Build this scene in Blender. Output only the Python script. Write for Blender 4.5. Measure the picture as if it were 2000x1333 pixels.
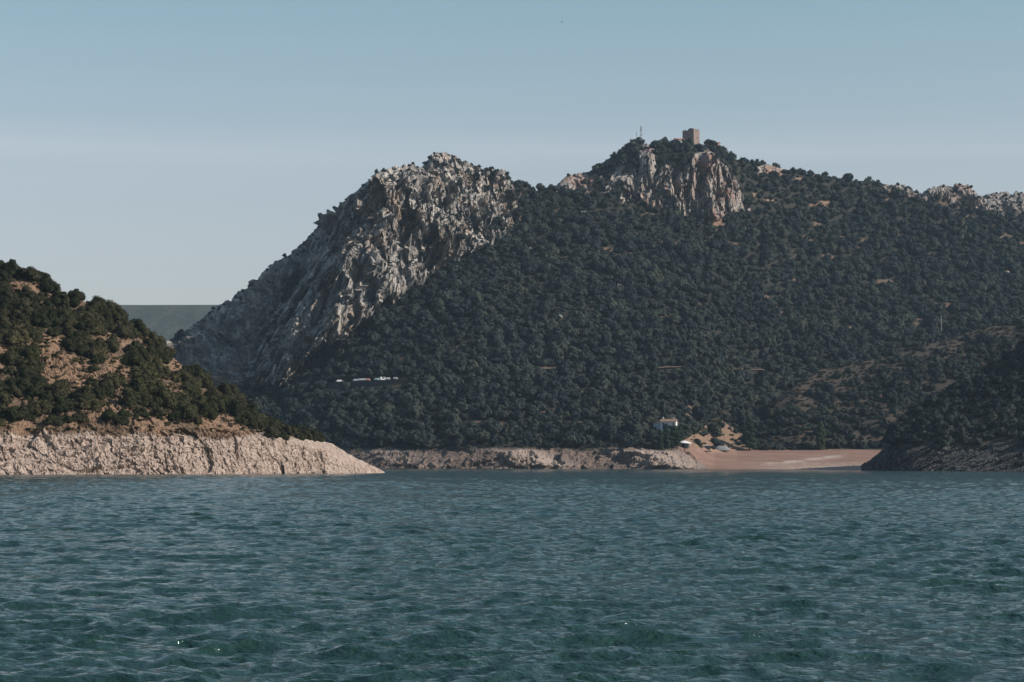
import bpy, math, random
import numpy as np
from mathutils import Matrix, Vector
R_ = math.radians
for o in list(bpy.data.objects): bpy.data.objects.remove(o)
S = bpy.context.scene
C = S.collection

# ------------------------------------------------------------------ camera
F = 4255.0; CAMH = 2.5; TILT = math.atan((905-666.5)/F); ROLL = R_(0.15)
cam_d = bpy.data.cameras.new('camera'); cam = bpy.data.objects.new('camera', cam_d); C.objects.link(cam)
cam_d.sensor_width = 36.0; cam_d.lens = 36.0*F/2000.0; cam_d.clip_start = 0.5; cam_d.clip_end = 30000
RM = Matrix.Rotation(math.pi/2+TILT, 3, 'X') @ Matrix.Rotation(ROLL, 3, 'Z')
cam.matrix_world = Matrix.Translation((0, 0, CAMH)) @ RM.to_4x4()
S.camera = cam
RMn = np.array(RM)

def ray(px, py):
    px = np.asarray(px, float); py = np.asarray(py, float)
    v = np.stack([(px-1000)/F, (666.5-py)/F, -np.ones(np.broadcast(px, py).shape)], -1)
    return v @ RMn.T
def pt(px, py, Y):
    """point seen at a pixel of the photograph at forward distance Y (metres)"""
    r = ray(px, py); k = np.asarray(Y, float)/r[..., 1]
    P = r*k[..., None]; P[..., 2] += CAMH
    return P
def proj(P):
    P = np.asarray(P, float)-np.array([0, 0, CAMH]); v = P @ RMn
    return 1000+F*v[..., 0]/-v[..., 2], 666.5-F*v[..., 1]/-v[..., 2]

# ------------------------------------------------------------------ world, sun, exposure
SUN_EL = 32.0; SUN_AZ = -14.0        # azimuth counted from +X (right) towards +Y (away from the camera)
W = bpy.data.worlds.new('World'); S.world = W; W.use_nodes = True
nt = W.node_tree; nt.nodes.clear()
def N(t, k, **kw):
    n = t.nodes.new(k)
    for a, b in kw.items(): setattr(n, a, b)
    return n
wo = N(nt, 'ShaderNodeOutputWorld'); bg = N(nt, 'ShaderNodeBackground'); sky = N(nt, 'ShaderNodeTexSky')
sky.sky_type = 'NISHITA'; sky.sun_disc = False
sky.sun_elevation = R_(SUN_EL); sky.sun_rotation = R_(90-SUN_AZ)
sky.altitude = 250; sky.air_density = 1.0; sky.dust_density = 1.2; sky.ozone_density = 1.6
hs = N(nt, 'ShaderNodeHueSaturation'); hs.inputs['Saturation'].default_value = 0.72; hs.inputs['Value'].default_value = 1.0
nt.links.new(sky.outputs[0], hs.inputs['Color'])
# thin flat veil of cirrus low in the sky
tc = N(nt, 'ShaderNodeTexCoord'); sx = N(nt, 'ShaderNodeSeparateXYZ'); nt.links.new(tc.outputs['Generated'], sx.inputs[0])
mp = N(nt, 'ShaderNodeMapping'); mp.inputs['Scale'].default_value = (2.2, 2.2, 60); nt.links.new(tc.outputs['Generated'], mp.inputs[0])
nz = N(nt, 'ShaderNodeTexNoise'); nz.inputs['Scale'].default_value = 1.4; nz.inputs['Detail'].default_value = 4; nt.links.new(mp.outputs[0], nz.inputs['Vector'])
band = N(nt, 'ShaderNodeValToRGB')
cr = band.color_ramp; cr.elements[0].position = 0.0; cr.elements[0].color = (.25, .25, .25, 1); cr.elements[1].position = 1.0; cr.elements[1].color = (0, 0, 0, 1)
for p, v in ((0.115, .25), (0.134, .38), (0.139, .95), (0.146, .8), (0.1535, .2), (0.2, .0)):
    e = cr.elements.new(p); e.color = (v, v, v, 1)
nt.links.new(sx.outputs['Z'], band.inputs[0])
ml = N(nt, 'ShaderNodeMath', operation='MULTIPLY'); nt.links.new(band.outputs[0], ml.inputs[0]); nt.links.new(nz.outputs[0], ml.inputs[1])
ml2 = N(nt, 'ShaderNodeMath', operation='MULTIPLY'); nt.links.new(ml.outputs[0], ml2.inputs[0]); ml2.inputs[1].default_value = 0.45
mx = N(nt, 'ShaderNodeMix', data_type='RGBA'); nt.links.new(ml2.outputs[0], mx.inputs['Factor']); nt.links.new(hs.outputs[0], mx.inputs['A']); mx.inputs['B'].default_value = (6.2, 6.35, 6.8, 1)
tint = N(nt, 'ShaderNodeMix', data_type='RGBA', blend_type='MULTIPLY'); tint.inputs['Factor'].default_value = 1
nt.links.new(mx.outputs['Result'], tint.inputs['A'])
tg = N(nt, 'ShaderNodeValToRGB'); tg.color_ramp.elements[0].color = (1.10, .94, .92, 1); tg.color_ramp.elements[1].position = .45; tg.color_ramp.elements[1].color = (.60, .88, 1.0, 1)
e = tg.color_ramp.elements.new(.13); e.color = (1.02, .98, .95, 1); e = tg.color_ramp.elements.new(.21); e.color = (.87, 1.03, .97, 1)
nt.links.new(sx.outputs['Z'], tg.inputs[0]); nt.links.new(tg.outputs[0], tint.inputs['B'])
nt.links.new(tint.outputs['Result'], bg.inputs[0]); bg.inputs[1].default_value = 0.1
nt.links.new(bg.outputs[0], wo.inputs[0])

sd = bpy.data.lights.new('sun', 'SUN'); sd.energy = 4.9; sd.angle = R_(0.5); sd.color = (1.0, 0.88, 0.76)
sun = bpy.data.objects.new('sun', sd); C.objects.link(sun)
sdir = Vector((math.cos(R_(SUN_EL))*math.cos(R_(SUN_AZ)), math.cos(R_(SUN_EL))*math.sin(R_(SUN_AZ)), math.sin(R_(SUN_EL))))
sun.rotation_euler = sdir.to_track_quat('Z', 'Y').to_euler()
S.view_settings.view_transform = 'Standard'; S.view_settings.look = 'None'; S.view_settings.gamma = 1
S.view_settings.exposure = 0.25
S.render.engine = 'CYCLES'
S.cycles.max_bounces = 5; S.cycles.diffuse_bounces = 2; S.cycles.glossy_bounces = 2; S.cycles.volume_bounces = 0

# ------------------------------------------------------------------ helpers
def tag(o, label=None, cat=None, group=None, kind=None):
    if label: o['label'] = label
    if cat: o['category'] = cat
    if group: o['group'] = group
    if kind: o['kind'] = kind
    return o
def link_mesh(name, verts, faces, mat=None, parent=None, smooth=False, attrs=None):
    me = bpy.data.meshes.new(name)
    v = np.asarray(verts, np.float32); me.vertices.add(len(v)); me.vertices.foreach_set('co', v.ravel())
    if isinstance(faces, np.ndarray):
        n, k = faces.shape
        me.loops.add(n*k); me.loops.foreach_set('vertex_index', faces.astype(np.int32).ravel())
        me.polygons.add(n); me.polygons.foreach_set('loop_start', np.arange(0, n*k, k, dtype=np.int32))
    else:
        L = [len(f) for f in faces]; me.loops.add(sum(L)); me.loops.foreach_set('vertex_index', np.array([i for f in faces for i in f], np.int32))
        me.polygons.add(len(L)); me.polygons.foreach_set('loop_start', np.array([0]+list(np.cumsum(L)[:-1]), np.int32))
    me.update(calc_edges=True); me.validate()
    me.polygons.foreach_set('use_smooth', np.full(len(me.polygons), smooth))
    for k, a in (attrs or {}).items():
        at = me.attributes.new(k, 'FLOAT', 'POINT'); at.data.foreach_set('value', np.asarray(a, np.float32).ravel())
    if mat: me.materials.append(mat)
    o = bpy.data.objects.new(name, me); C.objects.link(o)
    if parent: o.parent = parent
    return o
def empty(name, loc, rz=0, label=None, cat=None, group=None, s=1.0):
    o = bpy.data.objects.new(name, None); C.objects.link(o); o.location = loc; o.rotation_euler = (0, 0, rz); o.scale = (s, s, s)
    o.empty_display_size = 0.5
    return tag(o, label, cat, group)
class MB:
    def __init__(s): s.v = []; s.f = []
    def box(s, x0, x1, y0, y1, z0, z1, tx=0, ty=0):
        b = len(s.v)
        for z, q in ((z0, 0), (z1, 1)):
            s.v += [(x0+tx*q, y0+ty*q, z), (x1-tx*q, y0+ty*q, z), (x1-tx*q, y1-ty*q, z), (x0+tx*q, y1-ty*q, z)]
        s.f += [tuple(b+i for i in q) for q in ((3, 2, 1, 0), (4, 5, 6, 7), (0, 1, 5, 4), (1, 2, 6, 5), (2, 3, 7, 6), (3, 0, 4, 7))]
        return s
    def poly(s, pts, faces):
        b = len(s.v); s.v += list(pts); s.f += [tuple(b+i for i in f) for f in faces]; return s
    def tube(s, p0, p1, r0, r1, n=8):
        p0 = Vector(p0); p1 = Vector(p1); d = (p1-p0).normalized(); a = d.orthogonal().normalized(); c = d.cross(a); b = len(s.v)
        for p, r in ((p0, r0), (p1, r1)):
            for i in range(n):
                t = 2*math.pi*i/n; q = p+a*math.cos(t)*r+c*math.sin(t)*r; s.v.append(tuple(q))
        for i in range(n):
            j = (i+1) % n; s.f.append((b+i, b+j, b+n+j, b+n+i))
        s.f.append(tuple(b+i for i in range(n))[::-1]); s.f.append(tuple(b+n+i for i in range(n)))
        return s
    def build(s, name, mat, parent=None, smooth=False): return link_mesh(name, s.v, s.f, mat, parent, smooth)

# numpy noise
def _h(ix, iy, iz, seed):
    h = (ix.astype(np.int64)*374761393+iy.astype(np.int64)*668265263+iz.astype(np.int64)*2147483647+seed*1274126177) & 0xffffffff
    h = ((h ^ (h >> 13))*1274126177) & 0xffffffff
    h = ((h ^ (h >> 16))*2246822519) & 0xffffffff
    return ((h ^ (h >> 15)) & 0xffffff)/float(0xffffff)
def vn(P, s, seed=0):
    Q = P/s; i = np.floor(Q).astype(np.int64); f = Q-i; f = f*f*(3-2*f); r = 0
    for a in (0, 1):
        wa = f[..., 0] if a else 1-f[..., 0]
        for b in (0, 1):
            wb = f[..., 1] if b else 1-f[..., 1]
            for c in (0, 1):
                wc = f[..., 2] if c else 1-f[..., 2]
                r = r+wa*wb*wc*_h(i[..., 0]+a, i[..., 1]+b, i[..., 2]+c, seed)
    return r*2-1
def fbm(P, s, oct=4, seed=0, g=0.5):
    r = 0; a = 1; t = 0
    for k in range(oct): r = r+a*vn(P, s/2**k, seed+k*7); t += a; a *= g
    return r/t
def worley(P, s, seed=0):
    """nearest cell: F1, F2, offset to the cell point and its hash coordinates"""
    Q = P/s; i = np.floor(Q).astype(np.int64); F1 = np.full(Q.shape[:-1], 9.0); F2 = F1.copy()
    off = np.zeros_like(Q); cid = np.zeros_like(i)
    for a in (-1, 0, 1):
        for b in (-1, 0, 1):
            for c in (-1, 0, 1):
                j = i+np.array([a, b, c])
                p = np.stack([j[..., k]+_h(j[..., 0], j[..., 1], j[..., 2], seed+k) for k in range(3)], -1)
                d = p-Q; dd = np.sqrt((d*d).sum(-1)); m = dd < F1
                F2 = np.where(m, F1, np.minimum(F2, dd)); F1 = np.where(m, dd, F1)
                off[m] = -d[m]; cid[m] = j[m]
    return F1, F2, off, cid
def crnd(cid, seed): return _h(cid[..., 0], cid[..., 1], cid[..., 2], seed)*2-1
def sstep(a, b, x): t = np.clip((x-a)/(b-a), 0, 1); return t*t*(3-2*t)
def inpoly(px, py, poly):
    r = np.zeros(np.broadcast(px, py).shape, bool); n = len(poly)
    for k in range(n):
        x0, y0 = poly[k]; x1, y1 = poly[(k+1) % n]
        if y0 == y1: continue
        c = ((y0 > py) != (y1 > py)) & (px < (x1-x0)*(py-y0)/(y1-y0)+x0); r ^= c
    return r
def rock_disp(P, frame, levels, seed=0, bias=0.0, crack=.45):
    """broken blocky rock: per cell offset and tilt in a frame stretched along the bedding"""
    q = P @ frame; d = np.zeros(P.shape[:-1]); side = np.zeros_like(d)
    q = q + 0.25*np.stack([vn(P, 6, seed+50), vn(P, 6, seed+51), vn(P, 6, seed+52)], -1)*levels[0][0]*0.5
    for k, (s, a) in enumerate(levels):
        F1, F2, off, cid = worley(q, s, seed+k*17)
        d += a*(crnd(cid, seed+k+5)*0.6+(crnd(cid, seed+k+6)*.9-bias*1.5)*off[..., 0]+crnd(cid, seed+k+7)*off[..., 1]*0.9+crnd(cid, seed+k+8)*off[..., 2]*0.6)
        d -= a*crack*(1-sstep(0, 0.12, F2-F1))
        side += a*0.35*crnd(cid, seed+k+9)
    return d, side

# ------------------------------------------------------------------ materials
def mat(name, rough=0.9, spec=0.2):
    m = bpy.data.materials.new(name); m.use_nodes = True; t = m.node_tree
    b = t.nodes['Principled BSDF']; b.inputs['Roughness'].default_value = rough; b.inputs['Specular IOR Level'].default_value = spec
    return m, t, b
def noise(t, scale, detail=4, rough=0.55, stretch=None, rot=None):
    g = N(t, 'ShaderNodeNewGeometry'); v = g.outputs['Position']
    if stretch or rot:
        m = N(t, 'ShaderNodeMapping'); t.links.new(v, m.inputs[0])
        if rot: m.inputs['Rotation'].default_value = rot
        if stretch: m.inputs['Scale'].default_value = stretch
        v = m.outputs[0]
    n = N(t, 'ShaderNodeTexNoise'); n.inputs['Scale'].default_value = scale; n.inputs['Detail'].default_value = detail; n.inputs['Roughness'].default_value = rough
    t.links.new(v, n.inputs['Vector']); return n.outputs[0]
def ramp(t, src, stops):
    r = N(t, 'ShaderNodeValToRGB'); e = r.color_ramp.elements
    while len(e) < len(stops): e.new(0.5)
    for x, (p, c) in zip(e, stops): x.position = p; x.color = (*c, 1) if len(c) == 3 else c
    t.links.new(src, r.inputs[0]); return r.outputs[0]
def mixc(t, f, a, b, mode='MIX'):
    m = N(t, 'ShaderNodeMix', data_type='RGBA', blend_type=mode)
    for k, s in (('Factor', f), ('A', a), ('B', b)):
        if isinstance(s, (int, float)): m.inputs[k].default_value = s
        elif isinstance(s, tuple): m.inputs[k].default_value = (*s, 1)
        else: t.links.new(s, m.inputs[k])
    return m.outputs['Result']
def g3(v): return (v, v, v)
def attr(t, name): a = N(t, 'ShaderNodeAttribute', attribute_name=name); return a.outputs['Fac']
def bump(t, b, src, dist, strength=1.0):
    n = N(t, 'ShaderNodeBump'); n.inputs['Distance'].default_value = dist; n.inputs['Strength'].default_value = strength
    t.links.new(src, n.inputs['Height']); t.links.new(n.outputs[0], b.inputs['Normal'])

def rock_mat(name, dark, mid, light, stain, s=1.0, stretch=(1, 1, .45)):
    m, t, b = mat(name)
    c = ramp(t, noise(t, 0.16*s, 6, .65, stretch, (0, R_(-20), 0)), [(0.3, dark), (0.5, mid), (0.68, light)])
    f = ramp(t, noise(t, 0.05*s, 4, .6), [(0.5, g3(0)), (0.66, g3(.75))])
    c = mixc(t, f, c, stain)
    li = ramp(t, noise(t, 0.9*s, 4, .7, stretch), [(0.38, g3(.55)), (0.6, g3(1.12))])
    c = mixc(t, 1.0, c, li, 'MULTIPLY')
    gr = ramp(t, noise(t, 0.35*s, 3, .6), [(0.6, g3(0)), (0.7, g3(.8))])
    c = mixc(t, gr, c, (0.055, 0.062, 0.045))
    t.links.new(c, b.inputs['Base Color']); bump(t, b, noise(t, 1.6*s, 6, .7, stretch), 0.5/s)
    return m
M = {}
M['crag'] = rock_mat('crag_rock', (.095, .096, .10), (.28, .265, .25), (.60, .56, .52), (.31, .225, .165))
M['castle_rock'] = rock_mat('castle_cliff_rock', (.11, .107, .104), (.26, .235, .215), (.44, .39, .355), (.28, .155, .12))
M['ridge_rock'] = rock_mat('ridge_rock', (.09, .09, .095), (.21, .195, .19), (.36, .32, .30), (.25, .165, .125))

def ground_mat(name, cover, soil, bank, bank_l, s=1.0, pale=(.42, .37, .33)):
    """vegetated ground with attributes soil (bare earth) and bank (drawdown rock)"""
    m, t, b = mat(name)
    cov = mixc(t, ramp(t, noise(t, .8*s, 5, .7), [(.35, g3(0)), (.65, g3(1))]), cover[0], cover[1])
    so = mixc(t, ramp(t, noise(t, .5*s, 6, .7), [(.35, g3(0)), (.65, g3(1))]), soil[0], soil[1])
    dg = ramp(t, noise(t, 1.3*s, 5, .75), [(.45, g3(0)), (.6, g3(.55))])
    so = mixc(t, dg, so, (.17, .135, .09))
    c = mixc(t, attr(t, 'soil'), cov, so)
    ba = mixc(t, ramp(t, noise(t, .35*s, 7, .75, (1, 1, .6)), [(.35, g3(0)), (.62, g3(1))]), bank, bank_l)
    pz = ramp(t, noise(t, 1.7*s, 5, .7, (1, 1, .5), (0, R_(-25), 0)), [(.52, g3(0)), (.66, g3(.7))])
    ba = mixc(t, pz, ba, pale)
    ba = mixc(t, attr(t, 'paleb'), ba, mixc(t, pz, (.29, .23, .195), (.42, .36, .32)))
    c = mixc(t, attr(t, 'bank'), c, ba)
    t.links.new(c, b.inputs['Base Color']); bump(t, b, noise(t, 2.2*s, 7, .75), 0.35/s)
    return m
M['left_ground'] = ground_mat('left_hill_ground', ((.07, .052, .036), (.13, .09, .062)), ((.14, .09, .06), (.27, .165, .11)), (.18, .13, .105), (.41, .33, .285), 1.6, (.50, .44, .39))
M['slope_ground'] = ground_mat('forest_slope_ground', ((.018, .020, .017), (.034, .031, .025)), ((.14, .09, .065), (.29, .18, .125)), (.085, .062, .052), (.155, .115, .095), .8, (.24, .20, .178))
M['spur_ground'] = ground_mat('spur_ground', ((.034, .030, .026), (.060, .048, .040)), ((.08, .058, .045), (.12, .084, .064)), (.2, .15, .13), (.34, .27, .23), .9)
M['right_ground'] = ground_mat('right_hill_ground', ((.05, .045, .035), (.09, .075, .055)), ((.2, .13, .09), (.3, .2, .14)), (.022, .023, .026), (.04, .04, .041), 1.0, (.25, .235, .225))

def leaf_mat(name, a, b_, c_):
    m, t, b = mat(name, 0.85, 0.06)
    oi = N(t, 'ShaderNodeObjectInfo')
    base = ramp(t, oi.outputs['Random'], [(0.0, a), (0.5, b_), (1.0, c_)])
    v = ramp(t, noise(t, .9, 2), [(.3, g3(.7)), (.7, g3(1.3))])
    c = mixc(t, 1.0, base, v, 'MULTIPLY')
    c = mixc(t, 1.0, c, ramp(t, noise(t, .03, 3), [(.35, (.78, .80, .86)), (.65, (1.22, 1.18, 1.08))]), 'MULTIPLY'); t.links.new(c, b.inputs['Base Color'])
    return m
M['oak_leaf'] = leaf_mat('holm_oak_leaves', (.021, .025, .012), (.031, .034, .017), (.050, .046, .026))
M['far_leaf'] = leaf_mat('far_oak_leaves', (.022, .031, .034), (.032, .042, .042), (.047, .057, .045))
M['poplar_leaf'] = leaf_mat('poplar_leaves', (.022, .040, .028), (.028, .048, .030), (.036, .056, .030))
M['dry_leaf'] = leaf_mat('dry_scrub_leaves', (.07, .055, .035), (.10, .075, .05), (.05, .05, .028))
def plain(name, col, rough=.8, var=.25, s=1.5, spec=.3, metal=0):
    m, t, b = mat(name, rough, spec); b.inputs['Metallic'].default_value = metal
    v = ramp(t, noise(t, s, 5, .65), [(.3, g3(1-var)), (.7, g3(1+var*.6))])
    t.links.new(mixc(t, 1.0, tuple(col), v, 'MULTIPLY'), b.inputs['Base Color']); return m
M['bark'] = plain('bark', (.10, .08, .06))
M['tower'] = plain('tower_stone', (.22, .168, .148), .95, .35, .9)
M['dark'] = plain('dark_opening', (.02, .02, .022))
M['white'] = plain('white_plaster', (.60, .60, .60), .8, .12)
M['bluegrey'] = plain('grey_blue_wall', (.30, .34, .38), .8, .15)
M['tile'] = plain('roof_tiles', (.33, .17, .12), .9, .3, 3)
M['brownroof'] = plain('brown_roof', (.22, .15, .11), .9, .3, 3)
M['steel'] = plain('galvanised_steel', (.22, .23, .25), .5, .15, 2, .5, .3)
M['carwhite'] = plain('white_car_paint', (.48, .49, .50), .25, .03, 1, .6)
M['carsilver'] = plain('silver_car_paint', (.42, .44, .46), .3, .03, 1, .6, .4)
M['carteal'] = plain('pale_green_car_paint', (.30, .42, .42), .3, .03, 1, .6)
M['cardark'] = plain('dark_car_paint', (.03, .035, .04), .3, .03, 1, .6)
M['carred'] = plain('dull_red_car_paint', (.38, .2, .18), .3, .03, 1, .6)
M['glass'] = plain('car_glass', (.02, .025, .03), .08, .02, 1, .6)
M['rubber'] = plain('rubber', (.02, .02, .02))
M['asphalt'] = plain('asphalt', (.055, .055, .058), .9)
M['tarp'] = plain('grey_tarpaulin', (.20, .215, .22), .8, .2, 1.2)
M['greenpaint'] = plain('dull_green_paint', (.09, .13, .11))
M['trackdirt'] = plain('track_dirt', (.22, .15, .115), .95, .25, .8)
M['pale_pole'] = plain('pale_concrete', (.55, .55, .54))
M['boulder'] = rock_mat('boulder_rock', (.12, .12, .11), (.26, .24, .22), (.42, .39, .36), (.36, .26, .2), 3)

def pale_sand():
    m, t, b = mat('beach_sand')
    c = mixc(t, ramp(t, noise(t, .06, 5, .6, (1, 2.5, 1)), [(.35, g3(0)), (.65, g3(1))]), (.19, .117, .09), (.265, .168, .13))
    # terrace lines left by the falling water follow the height above it
    g = N(t, 'ShaderNodeNewGeometry'); w = N(t, 'ShaderNodeTexWave', wave_type='BANDS', bands_direction='Z'); w.inputs['Scale'].default_value = 0.55; w.inputs['Distortion'].default_value = 3.0; w.inputs['Detail'].default_value = 3
    t.links.new(g.outputs['Position'], w.inputs[0])
    f = N(t, 'ShaderNodeMath', operation='MULTIPLY'); t.links.new(attr(t, 'strand'), f.inputs[0]); t.links.new(ramp(t, w.outputs['Fac'], [(.45, g3(0)), (.75, g3(1))]), f.inputs[1])
    c = mixc(t, f.outputs[0], c, (.40, .33, .28))
    pf = N(t, 'ShaderNodeMath', operation='MULTIPLY'); t.links.new(attr(t, 'pebble'), pf.inputs[0]); t.links.new(ramp(t, noise(t, 1.1, 4, .7), [(.42, g3(0)), (.52, g3(1))]), pf.inputs[1])
    c = mixc(t, pf.outputs[0], c, (.56, .50, .45))
    st = ramp(t, noise(t, .9, 5, .8), [(.55, g3(1)), (.68, g3(.72))])
    c = mixc(t, 1.0, c, st, 'MULTIPLY')
    t.links.new(c, b.inputs['Base Color']); bump(t, b, noise(t, 1.2, 6, .7), .25)
    return m
M['sand'] = pale_sand()

# ------------------------------------------------------------------ terrain builder
class Sheet:
    """a landform: for each bearing, knots (Y, z) running from the water to beyond the ridge"""
    def __init__(s, cols, rows, cx, back=(120, 14)):
        # cols: list of (px, Ywater, [(py, Y), ...]); same number of knots each
        X = np.array([c[0] for c in cols], float); K = len(cols[0][2])
        s.cx = np.asarray(cx, float)
        Yw = np.interp(s.cx, X, [c[1] for c in cols])
        py = [np.interp(s.cx, X, [c[2][k][0] for c in cols]) for k in range(K)]
        Yk = [np.interp(s.cx, X, [c[2][k][1] for c in cols]) for k in range(K)]
        w0 = proj(np.stack([(s.cx-1000)/F*Yw, Yw, np.full_like(Yw, -1.5)], -1))[1]
        py = np.array([w0]+py); Yk = np.array([Yw]+Yk)        # (K+1, n)
        t = np.linspace(0, 1, rows)
        s.PY = np.zeros((rows, len(s.cx))); s.Y = s.PY.copy()
        for j in range(len(s.cx)):
            yy = py[0, j]+(py[-1, j]-py[0, j])*t
            s.PY[:, j] = yy; s.Y[:, j] = np.interp(-yy, -py[:, j], Yk[:, j])
        s.PX = np.broadcast_to(s.cx, s.PY.shape).copy()
        s.P = pt(s.PX, s.PY, s.Y); s.back = back
    def finish(s):
        """close the landform behind its ridge, falling away to below the water"""
        d, n = s.back; P = s.P; top = P[-1]; r = []
        for k in range(1, n+1):
            u = k/n; q = top.copy(); q[:, 1] += d*u; q[:, 0] *= (top[:, 1]+d*u)/top[:, 1]
            q[:, 2] = top[:, 2]*(1-u**1.4)-2*u+vn(q*np.array([1, 1, 0]), 14)*1.5*u; r.append(q)
        s.full = np.concatenate([P, np.array(r)], 0)
        pad = n
        s.pad = lambda a: np.concatenate([a, np.repeat(a[-1:], pad, 0)], 0)
        return s
    def faces(s, mask=None):
        R, Q = s.full.shape[:2]; i = np.arange(R*Q).reshape(R, Q)
        f = np.stack([i[:-1, :-1], i[:-1, 1:], i[1:, 1:], i[1:, :-1]], -1)
        if mask is not None: f = f[mask]
        return f.reshape(-1, 4)
    def emit(s, name, mat, mask, attrs, smooth=False):
        f = s.faces(mask); u, inv = np.unique(f, return_inverse=True)
        v = s.full.reshape(-1, 3)[u]; a = {k: s.pad(x).reshape(-1)[u] for k, x in attrs.items()}
        return tag(link_mesh(name, v, inv.reshape(-1, 4), mat, None, smooth, a), kind='structure')
    def at(s, px, py):
        """surface point (undisturbed) under a pixel"""
        j = int(np.clip(np.searchsorted(s.cx, px), 0, len(s.cx)-1)); col = s.PY[:, j]
        i = int(np.argmin(abs(col-py))); return s.P[i, j].copy()
    def at_Y(s, x, Y):
        px = 1000+F*x/Y; j = int(np.clip(np.searchsorted(s.cx, px), 0, len(s.cx)-1))
        z = np.interp(Y, s.full[:, j, 1], s.full[:, j, 2]); return np.array([x, Y, z])
def steps(*seg):
    r = []
    for a, b, st in seg: r += list(np.arange(a, b, st))
    return np.array(r+[seg[-1][1]], float)

# ---- the forested mountain with the crag and the castle cliff
COLS = [
 (120, 1300, [(915, 1305), (912, 1320), (908, 1340), (905, 1360), (902, 1380), (899, 1390)]),
 (250, 1230, [(905, 1240), (895, 1250), (850, 1280), (820, 1330), (790, 1360), (770, 1370)]),
 (345, 1190, [(895, 1200), (860, 1220), (810, 1273), (760, 1316), (680, 1321), (663, 1335)]),
 (405, 1160, [(890, 1175), (850, 1200), (800, 1265), (770, 1298), (640, 1350), (616, 1358)]),
 (440, 1145, [(888, 1160), (840, 1195), (800, 1258), (770, 1288), (615, 1352), (584, 1360)]),
 (480, 1130, [(888, 1140), (840, 1182), (790, 1252), (765, 1276), (590, 1352), (560, 1362)]),
 (530, 1105, [(888, 1115), (840, 1158), (780, 1236), (760, 1262), (545, 1350), (517, 1360)]),
 (585, 1080, [(888, 1090), (830, 1140), (760, 1225), (725, 1254), (505, 1346), (479, 1356)]),
 (640, 1060, [(890, 1070), (820, 1122), (740, 1208), (680, 1254), (450, 1340), (427, 1350)]),
 (690, 1040, [(893, 1050), (820, 1108), (730, 1196), (645, 1254), (400, 1330), (372, 1340)]),
 (740, 1025, [(896, 1038), (820, 1097), (720, 1188), (600, 1262), (355, 1332), (333, 1340)]),
 (800, 1015, [(893, 1030), (820, 1085), (710, 1180), (565, 1294), (345, 1366), (321, 1377)]),
 (818, 1012, [(893, 1028), (820, 1084), (708, 1180), (555, 1299), (350, 1370), (326, 1380)]),
 (850, 1008, [(892, 1024), (820, 1082), (700, 1180), (530, 1309), (325, 1376), (302, 1390)]),
 (900, 1003, [(886, 1020), (810, 1080), (700, 1173), (500, 1321), (335, 1400), (314, 1412)]),
 (960, 1000, [(881, 1018), (810, 1078), (700, 1167), (475, 1340), (350, 1425), (328, 1440)]),
 (1000, 1000, [(881, 1018), (810, 1078), (700, 1170), (455, 1365), (375, 1430), (354, 1445)]),
 (1050, 1000, [(882, 1018), (810, 1078), (700, 1170), (445, 1375), (390, 1435), (374, 1450)]),
 (1080, 1000, [(884, 1018), (810, 1078), (700, 1170), (440, 1380), (385, 1435), (368, 1452)]),
 (1110, 1000, [(886, 1018), (810, 1078), (700, 1172), (430, 1385), (375, 1440), (341, 1460)]),
 (1150, 1000, [(884, 1018), (810, 1078), (700, 1175), (425, 1392), (372, 1445), (336, 1468)]),
 (1200, 998, [(884, 1018), (810, 1078), (700, 1178), (420, 1410), (340, 1449), (303, 1474)]),
 (1245, 996, [(885, 1016), (810, 1078), (700, 1180), (412, 1428), (305, 1454), (283, 1480)]),
 (1300, 992, [(884, 1014), (810, 1080), (700, 1182), (415, 1430), (300, 1454), (281, 1482)]),
 (1345, 990, [(884, 1026), (822, 1090), (700, 1186), (430, 1432), (300, 1450), (281, 1484)]),
 (1395, 990, [(884, 1060), (824, 1120), (700, 1215), (440, 1436), (305, 1453), (287, 1488)]),
 (1440, 986, [(881, 1082), (822, 1142), (700, 1240), (425, 1452), (335, 1468), (313, 1498)]),
 (1500, 984, [(880, 1086), (820, 1160), (700, 1262), (430, 1455), (360, 1492), (322, 1518)]),
 (1560, 984, [(879, 1088), (820, 1175), (700, 1275), (435, 1475), (370, 1515), (338, 1538)]),
 (1600, 984, [(878, 1090), (820, 1180), (700, 1280), (440, 1485), (375, 1530), (343, 1550)]),
 (1700, 984, [(876, 1094), (820, 1190), (700, 1290), (445, 1510), (385, 1560), (358, 1580)]),
 (1740, 984, [(876, 1096), (820, 1190), (700, 1292), (445, 1520), (380, 1570), (362, 1588)]),
 (1770, 984, [(876, 1098), (820, 1195), (700, 1296), (450, 1525), (385, 1575), (362, 1590)]),
 (1800, 984, [(876, 1098), (820, 1195), (700, 1296), (450, 1528), (388, 1580), (374, 1592)]),
 (1822, 984, [(876, 1098), (820, 1195), (700, 1296), (450, 1528), (385, 1580), (366, 1592)]),
 (1850, 984, [(876, 1098), (820, 1195), (700, 1298), (450, 1530), (385, 1585), (362, 1600)]),
 (1885, 984, [(876, 1100), (820, 1200), (700, 1300), (455, 1535), (388, 1588), (360, 1603)]),
 (1915, 984, [(876, 1100), (820, 1200), (700, 1300), (455, 1535), (395, 1590), (382, 1604)]),
 (1945, 984, [(876, 1100), (820, 1200), (700, 1300), (457, 1536), (392, 1592), (375, 1607)]),
 (2000, 984, [(876, 1100), (820, 1200), (700, 1300), (460, 1540), (392, 1596), (379, 1610)]),
 (2300, 984, [(876, 1100), (820, 1200), (700, 1310), (500, 1560), (450, 1600), (430, 1620)]),
 (2700, 984, [(876, 1100), (820, 1200), (740, 1310), (600, 1560), (560, 1600), (545, 1620)]),
]
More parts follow.
